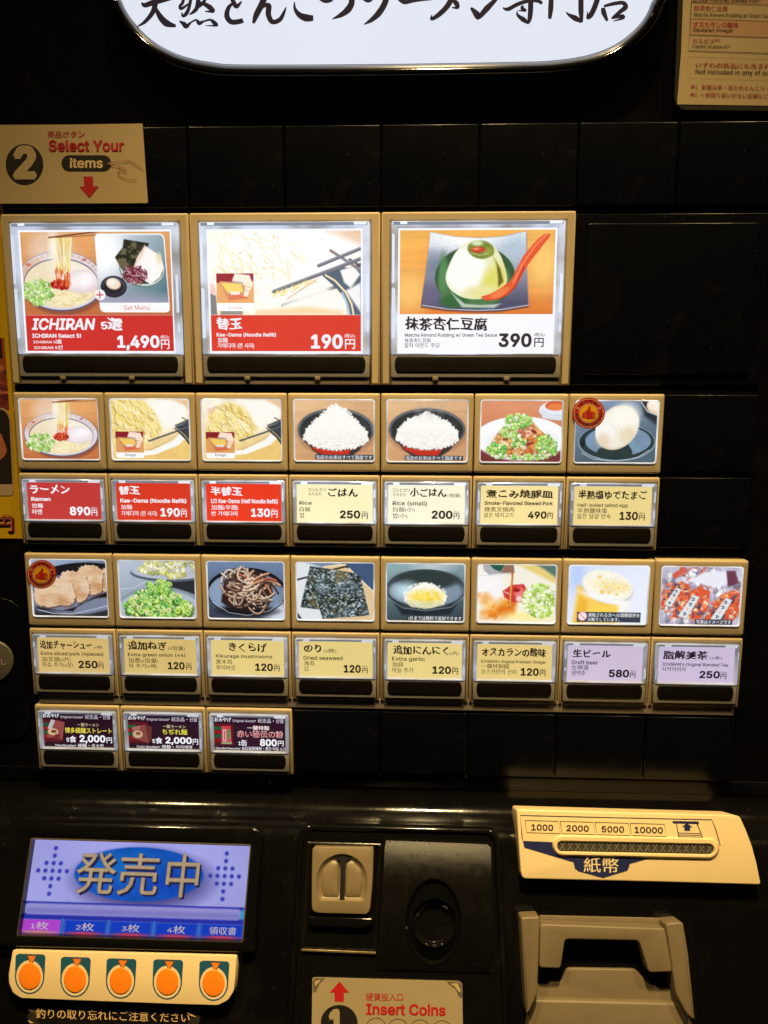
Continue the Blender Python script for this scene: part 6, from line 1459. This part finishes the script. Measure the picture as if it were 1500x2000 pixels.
for s_, b, m, bd in (('Smoke-Flavored Stewed Pork*', (345, -40, 1390, 25), NK, .004), ('抹茶杏仁豆腐', (360, 75, 880, 160), NR, .02), ('Matcha Almond Pudding w/ Green Tea Sauce', (362, 188, 1730, 262), NK, .006), ('オスカランの酸味', (350, 330, 1045, 418), NR, .02), ('Osukaran Vinegar', (348, 428, 965, 500), NK, .008), ('カルピス', (340, 585, 680, 655), NR, .02), ('※2', (685, 590, 765, 635), NR, .004), ('Calpis (Calpico)*', (335, 680, 915, 742), NK, .008),
                     ('いずれの商品にも含まれていません', (388, 955, 2080, 1035), NR, .02), ('Not included in any of our products', (385, 1062, 2000, 1150), NK, .008), ('※1', (312, 1305, 412, 1365), NR, .004), ('創業以来・釜だれとんこつ・ラーメン', (478, 1300, 1860, 1375), NR, .012), ('※2', (305, 1425, 405, 1485), NR, .004), ('一部取り扱いのない店舗もございます', (460, 1420, 1830, 1495), NR, .012)):
    text(mb, s_, th(b), hn(.007), m, bold=bd, slope=.02)
o = mb.build('menu_notice'); tag(o, 'laminated cream notice with red and black writing beside the white header sign', 'notice')

# yellow poster at the left edge
mb = MB(); HP = -.085
prism_uv(mb, [(-2.6, -3.9), (-.012, -3.9), (-.012, -.145), (-2.6, -.145)], .09, PD + .004, mat('yellow_poster_paper', (.58, .35, .008), .45, noise=.06, nscale=40))
pf = lambda k: (lambda x, y, h=0: pan(x, y, -.09 + k))
pp = Pic((-120, 560, 16, 840), 60, 110, 41); pp.grad((150, 70, 40), (120, 50, 44)); pp.tex(60, .35, octaves=5); pp.blobs(-40, 740, 70, 90, 60, (6, 14), [(170, 80, 60), (120, 40, 40), (190, 110, 80), (90, 30, 30)])
put_pic(mb, pp, lambda s, t: pan(-120 + s * (128 + 10 * t), 660 + t * 140, -.088), PRINT)
flat_px(mb, roundpoly([(-120, 795), (10, 797), (22, 815), (27, 960), (22, 968), (-120, 968)], [0, 8, 8, 3, 4, 0], 4), pf(.004), 0, mat('poster_cream', (.42, .30, .17), .5))
flat_px(mb, roundpoly([(-120, 799), (8, 800), (18, 816), (24, 945), (-120, 945)], [0, 8, 8, 0, 0], 4), pf(.006), 0, ink((34, 26, 24)))
flat_px(mb, roundpoly([(-60, 842), (2, 846), (10, 868), (14, 880), (8, 892), (-2, 900), (-60, 905)], 4, 3), pf(.008), 0, mat('poster_meat', (.42, .13, .06), .5, noise=.3, nscale=120))
for k, c, bd in ((.004, (24, 14, 10), .06), (.006, (190, 160, 130), .045), (.008, (140, 24, 20), .015)):
    text(mb, '390円', (-62 + (2 if k == .004 else 0), 1010 + (3 if k == .004 else 0), 26 + (2 if k == .004 else 0), 1039 + (3 if k == .004 else 0)), pf(k), ink(c), bold=bd)
text(mb, '(税込)', (4, 1004, 24, 1010), pf(.006), ink((140, 24, 20)), bold=.01)
flat_px(mb, [(-60, 655), (2, 660), (5, 698), (-60, 702)], pf(.006), 0, ink((44, 26, 16)))
o = mb.build('menu_poster'); tag(o, 'yellow menu poster with red price at the left edge beside the buttons', 'poster')

# reminder tape under the orange buttons
zi = Z(0, 1900, 3.5714); mb = MB()
HT = .03
TAPE = mat('clear_tape', (.03, .026, .018), .14, spec=.9, noise=.5, nscale=120, bump=.5, bscale=160)
pill = roundpoly(zi([(182, 300), (230, 245), (340, 212), (860, 222), (1320, 250), (1385, 285), (1398, 330), (1360, 420), (1200, 440), (300, 420), (200, 380)]), 12, 4)
prism_px(mb, pill, con, CN, HT, .05, TAPE, bev=.012, seg=3)
ti = lambda k: (lambda x, y, h=0: con(x, y, HT + k))
flat_px(mb, roundpoly(zi([(236, 300), (330, 245), (860, 250), (1290, 275), (1330, 320), (1290, 390), (300, 380)]), 10, 4), ti(.002), 0, mat('tape_black', (.008, .007, .006), .2))
text(mb, '釣りの取り忘れにご注意ください', zi([(250, 248)])[0] + zi([(1322, 318)])[0], ti(.005), ink((214, 180, 130)), bold=.012, slope=.028)
rt = random.Random(4); TG = mat('crease_glint', (.30, .25, .15), .2, spec=.9)  # glints along the tape's creases, put in as pale slivers
for i in range(26):
    a = rt.uniform(0, 1); x = 190 + a * 1190; y = (250 if x > 300 else 290) - 18 + a * 25 + rt.uniform(-14, 10); L = rt.uniform(15, 60); an = rt.uniform(-.25, .35)
    stroke_px(mb, zi([(x, y), (x + L * math.cos(an), y + L * math.sin(an))]), [rt.uniform(.4, 1.4), .2], ti(.006 + i * .0003), 0, TG)
for q in ([(1270, 260), (1320, 280), (1372, 310), (1330, 300)], [(195, 330), (240, 350), (210, 352)]): flat_px(mb, zi(q), ti(.0155), 0, ink((200, 165, 110)))
o = mb.build('reminder_tape'); tag(o, 'black label under creased clear tape with white writing below the orange buttons', 'label')

# round recommendation stickers
def rec_sticker(cx, cy, rx, ry):
    mb = MB(); hh = .016; f = lambda k: (lambda x, y, h=0: pan(x, y, hh + k))
    R_ = ink((176, 34, 26)); Y_ = ink((226, 164, 20)); Wt = ink((236, 180, 150))
    prism_px(mb, circ(cx, cy, rx, ry, 56), pan, PN, hh, .012, R_)
    stroke_px(mb, circ(cx, cy, rx * .90, ry * .90, 56), rx * .035, f(.002), 0, Wt, close=True); stroke_px(mb, circ(cx, cy, rx * .60, ry * .60, 48), rx * .035, f(.002), 0, Wt, close=True)
    flat_px(mb, circ(cx, cy, rx * .55, ry * .55, 40), f(.003), 0, Y_)
    th_ = [(-.40, -.02), (-.30, -.04), (-.06, -.24), (.02, -.46), (.12, -.44), (.12, -.22), (.08, -.10), (.36, -.10), (.42, 0), (.40, .28), (.30, .36), (-.12, .36), (-.22, .30), (-.40, .30)]
    flat_px(mb, roundpoly([(cx + a * rx, cy + b * ry) for a, b in th_], rx * .05, 3), f(.005), 0, R_)
    for b in (.04, .16, .26): stroke_px(mb, [(cx + .2 * rx, cy + b * ry), (cx + .4 * rx, cy + b * ry)], rx * .02, f(.007), 0, Y_)
    stroke_px(mb, [(cx - .22 * rx, cy - .05 * ry), (cx - .22 * rx, cy + .3 * ry)], rx * .025, f(.007), 0, Y_)
    def arc(s_, a0, a1, flip, sz):
        for i, ch in enumerate(s_):
            a = math.radians(a0 + (a1 - a0) * i / (len(s_) - 1)); v, fs, asp, lay = glyphs(ch, .025)
            if not len(v): continue
            hgt = sz * rx; wd = hgt * min(asp, 1.3); px_, py_ = cx + rx * .75 * math.cos(a), cy + ry * .75 * math.sin(a)
            r = a + math.pi / 2 if not flip else a - math.pi / 2
            X = (v[:, 0] - .5) * wd; Y = (v[:, 1] - .5) * hgt
            mb.add([pan(px_ + x * math.cos(r) - y * math.sin(r), py_ + x * math.sin(r) + y * math.cos(r), hh + .004) for x, y in zip(X, Y)], fs, Wt)
    arc('おすすめ', 236, 304, False, .19); arc('RECOMMENDED', 172, 8, True, .17)
    for a in (205, 335):
        st = [(cx + rx * .75 * math.cos(math.radians(a)) + rx * (.09 if i % 2 == 0 else .04) * math.sin(i * math.pi / 5), cy + ry * .75 * math.sin(math.radians(a)) - ry * (.09 if i % 2 == 0 else .04) * math.cos(i * math.pi / 5)) for i in range(10)]
        flat_px(mb, st, f(.004), 0, Wt)
    return mb.build('recommendation_sticker')
G_ = 'round red recommendation stickers'
tag(rec_sticker(1150, 807, 31.5, 30.5), 'round red thumbs up sticker on the corner of the boiled egg picture', 'sticker', G_)
tag(rec_sticker(81, 1122, 28.5, 28), 'round red thumbs up sticker on the corner of the sliced pork picture', 'sticker', G_)
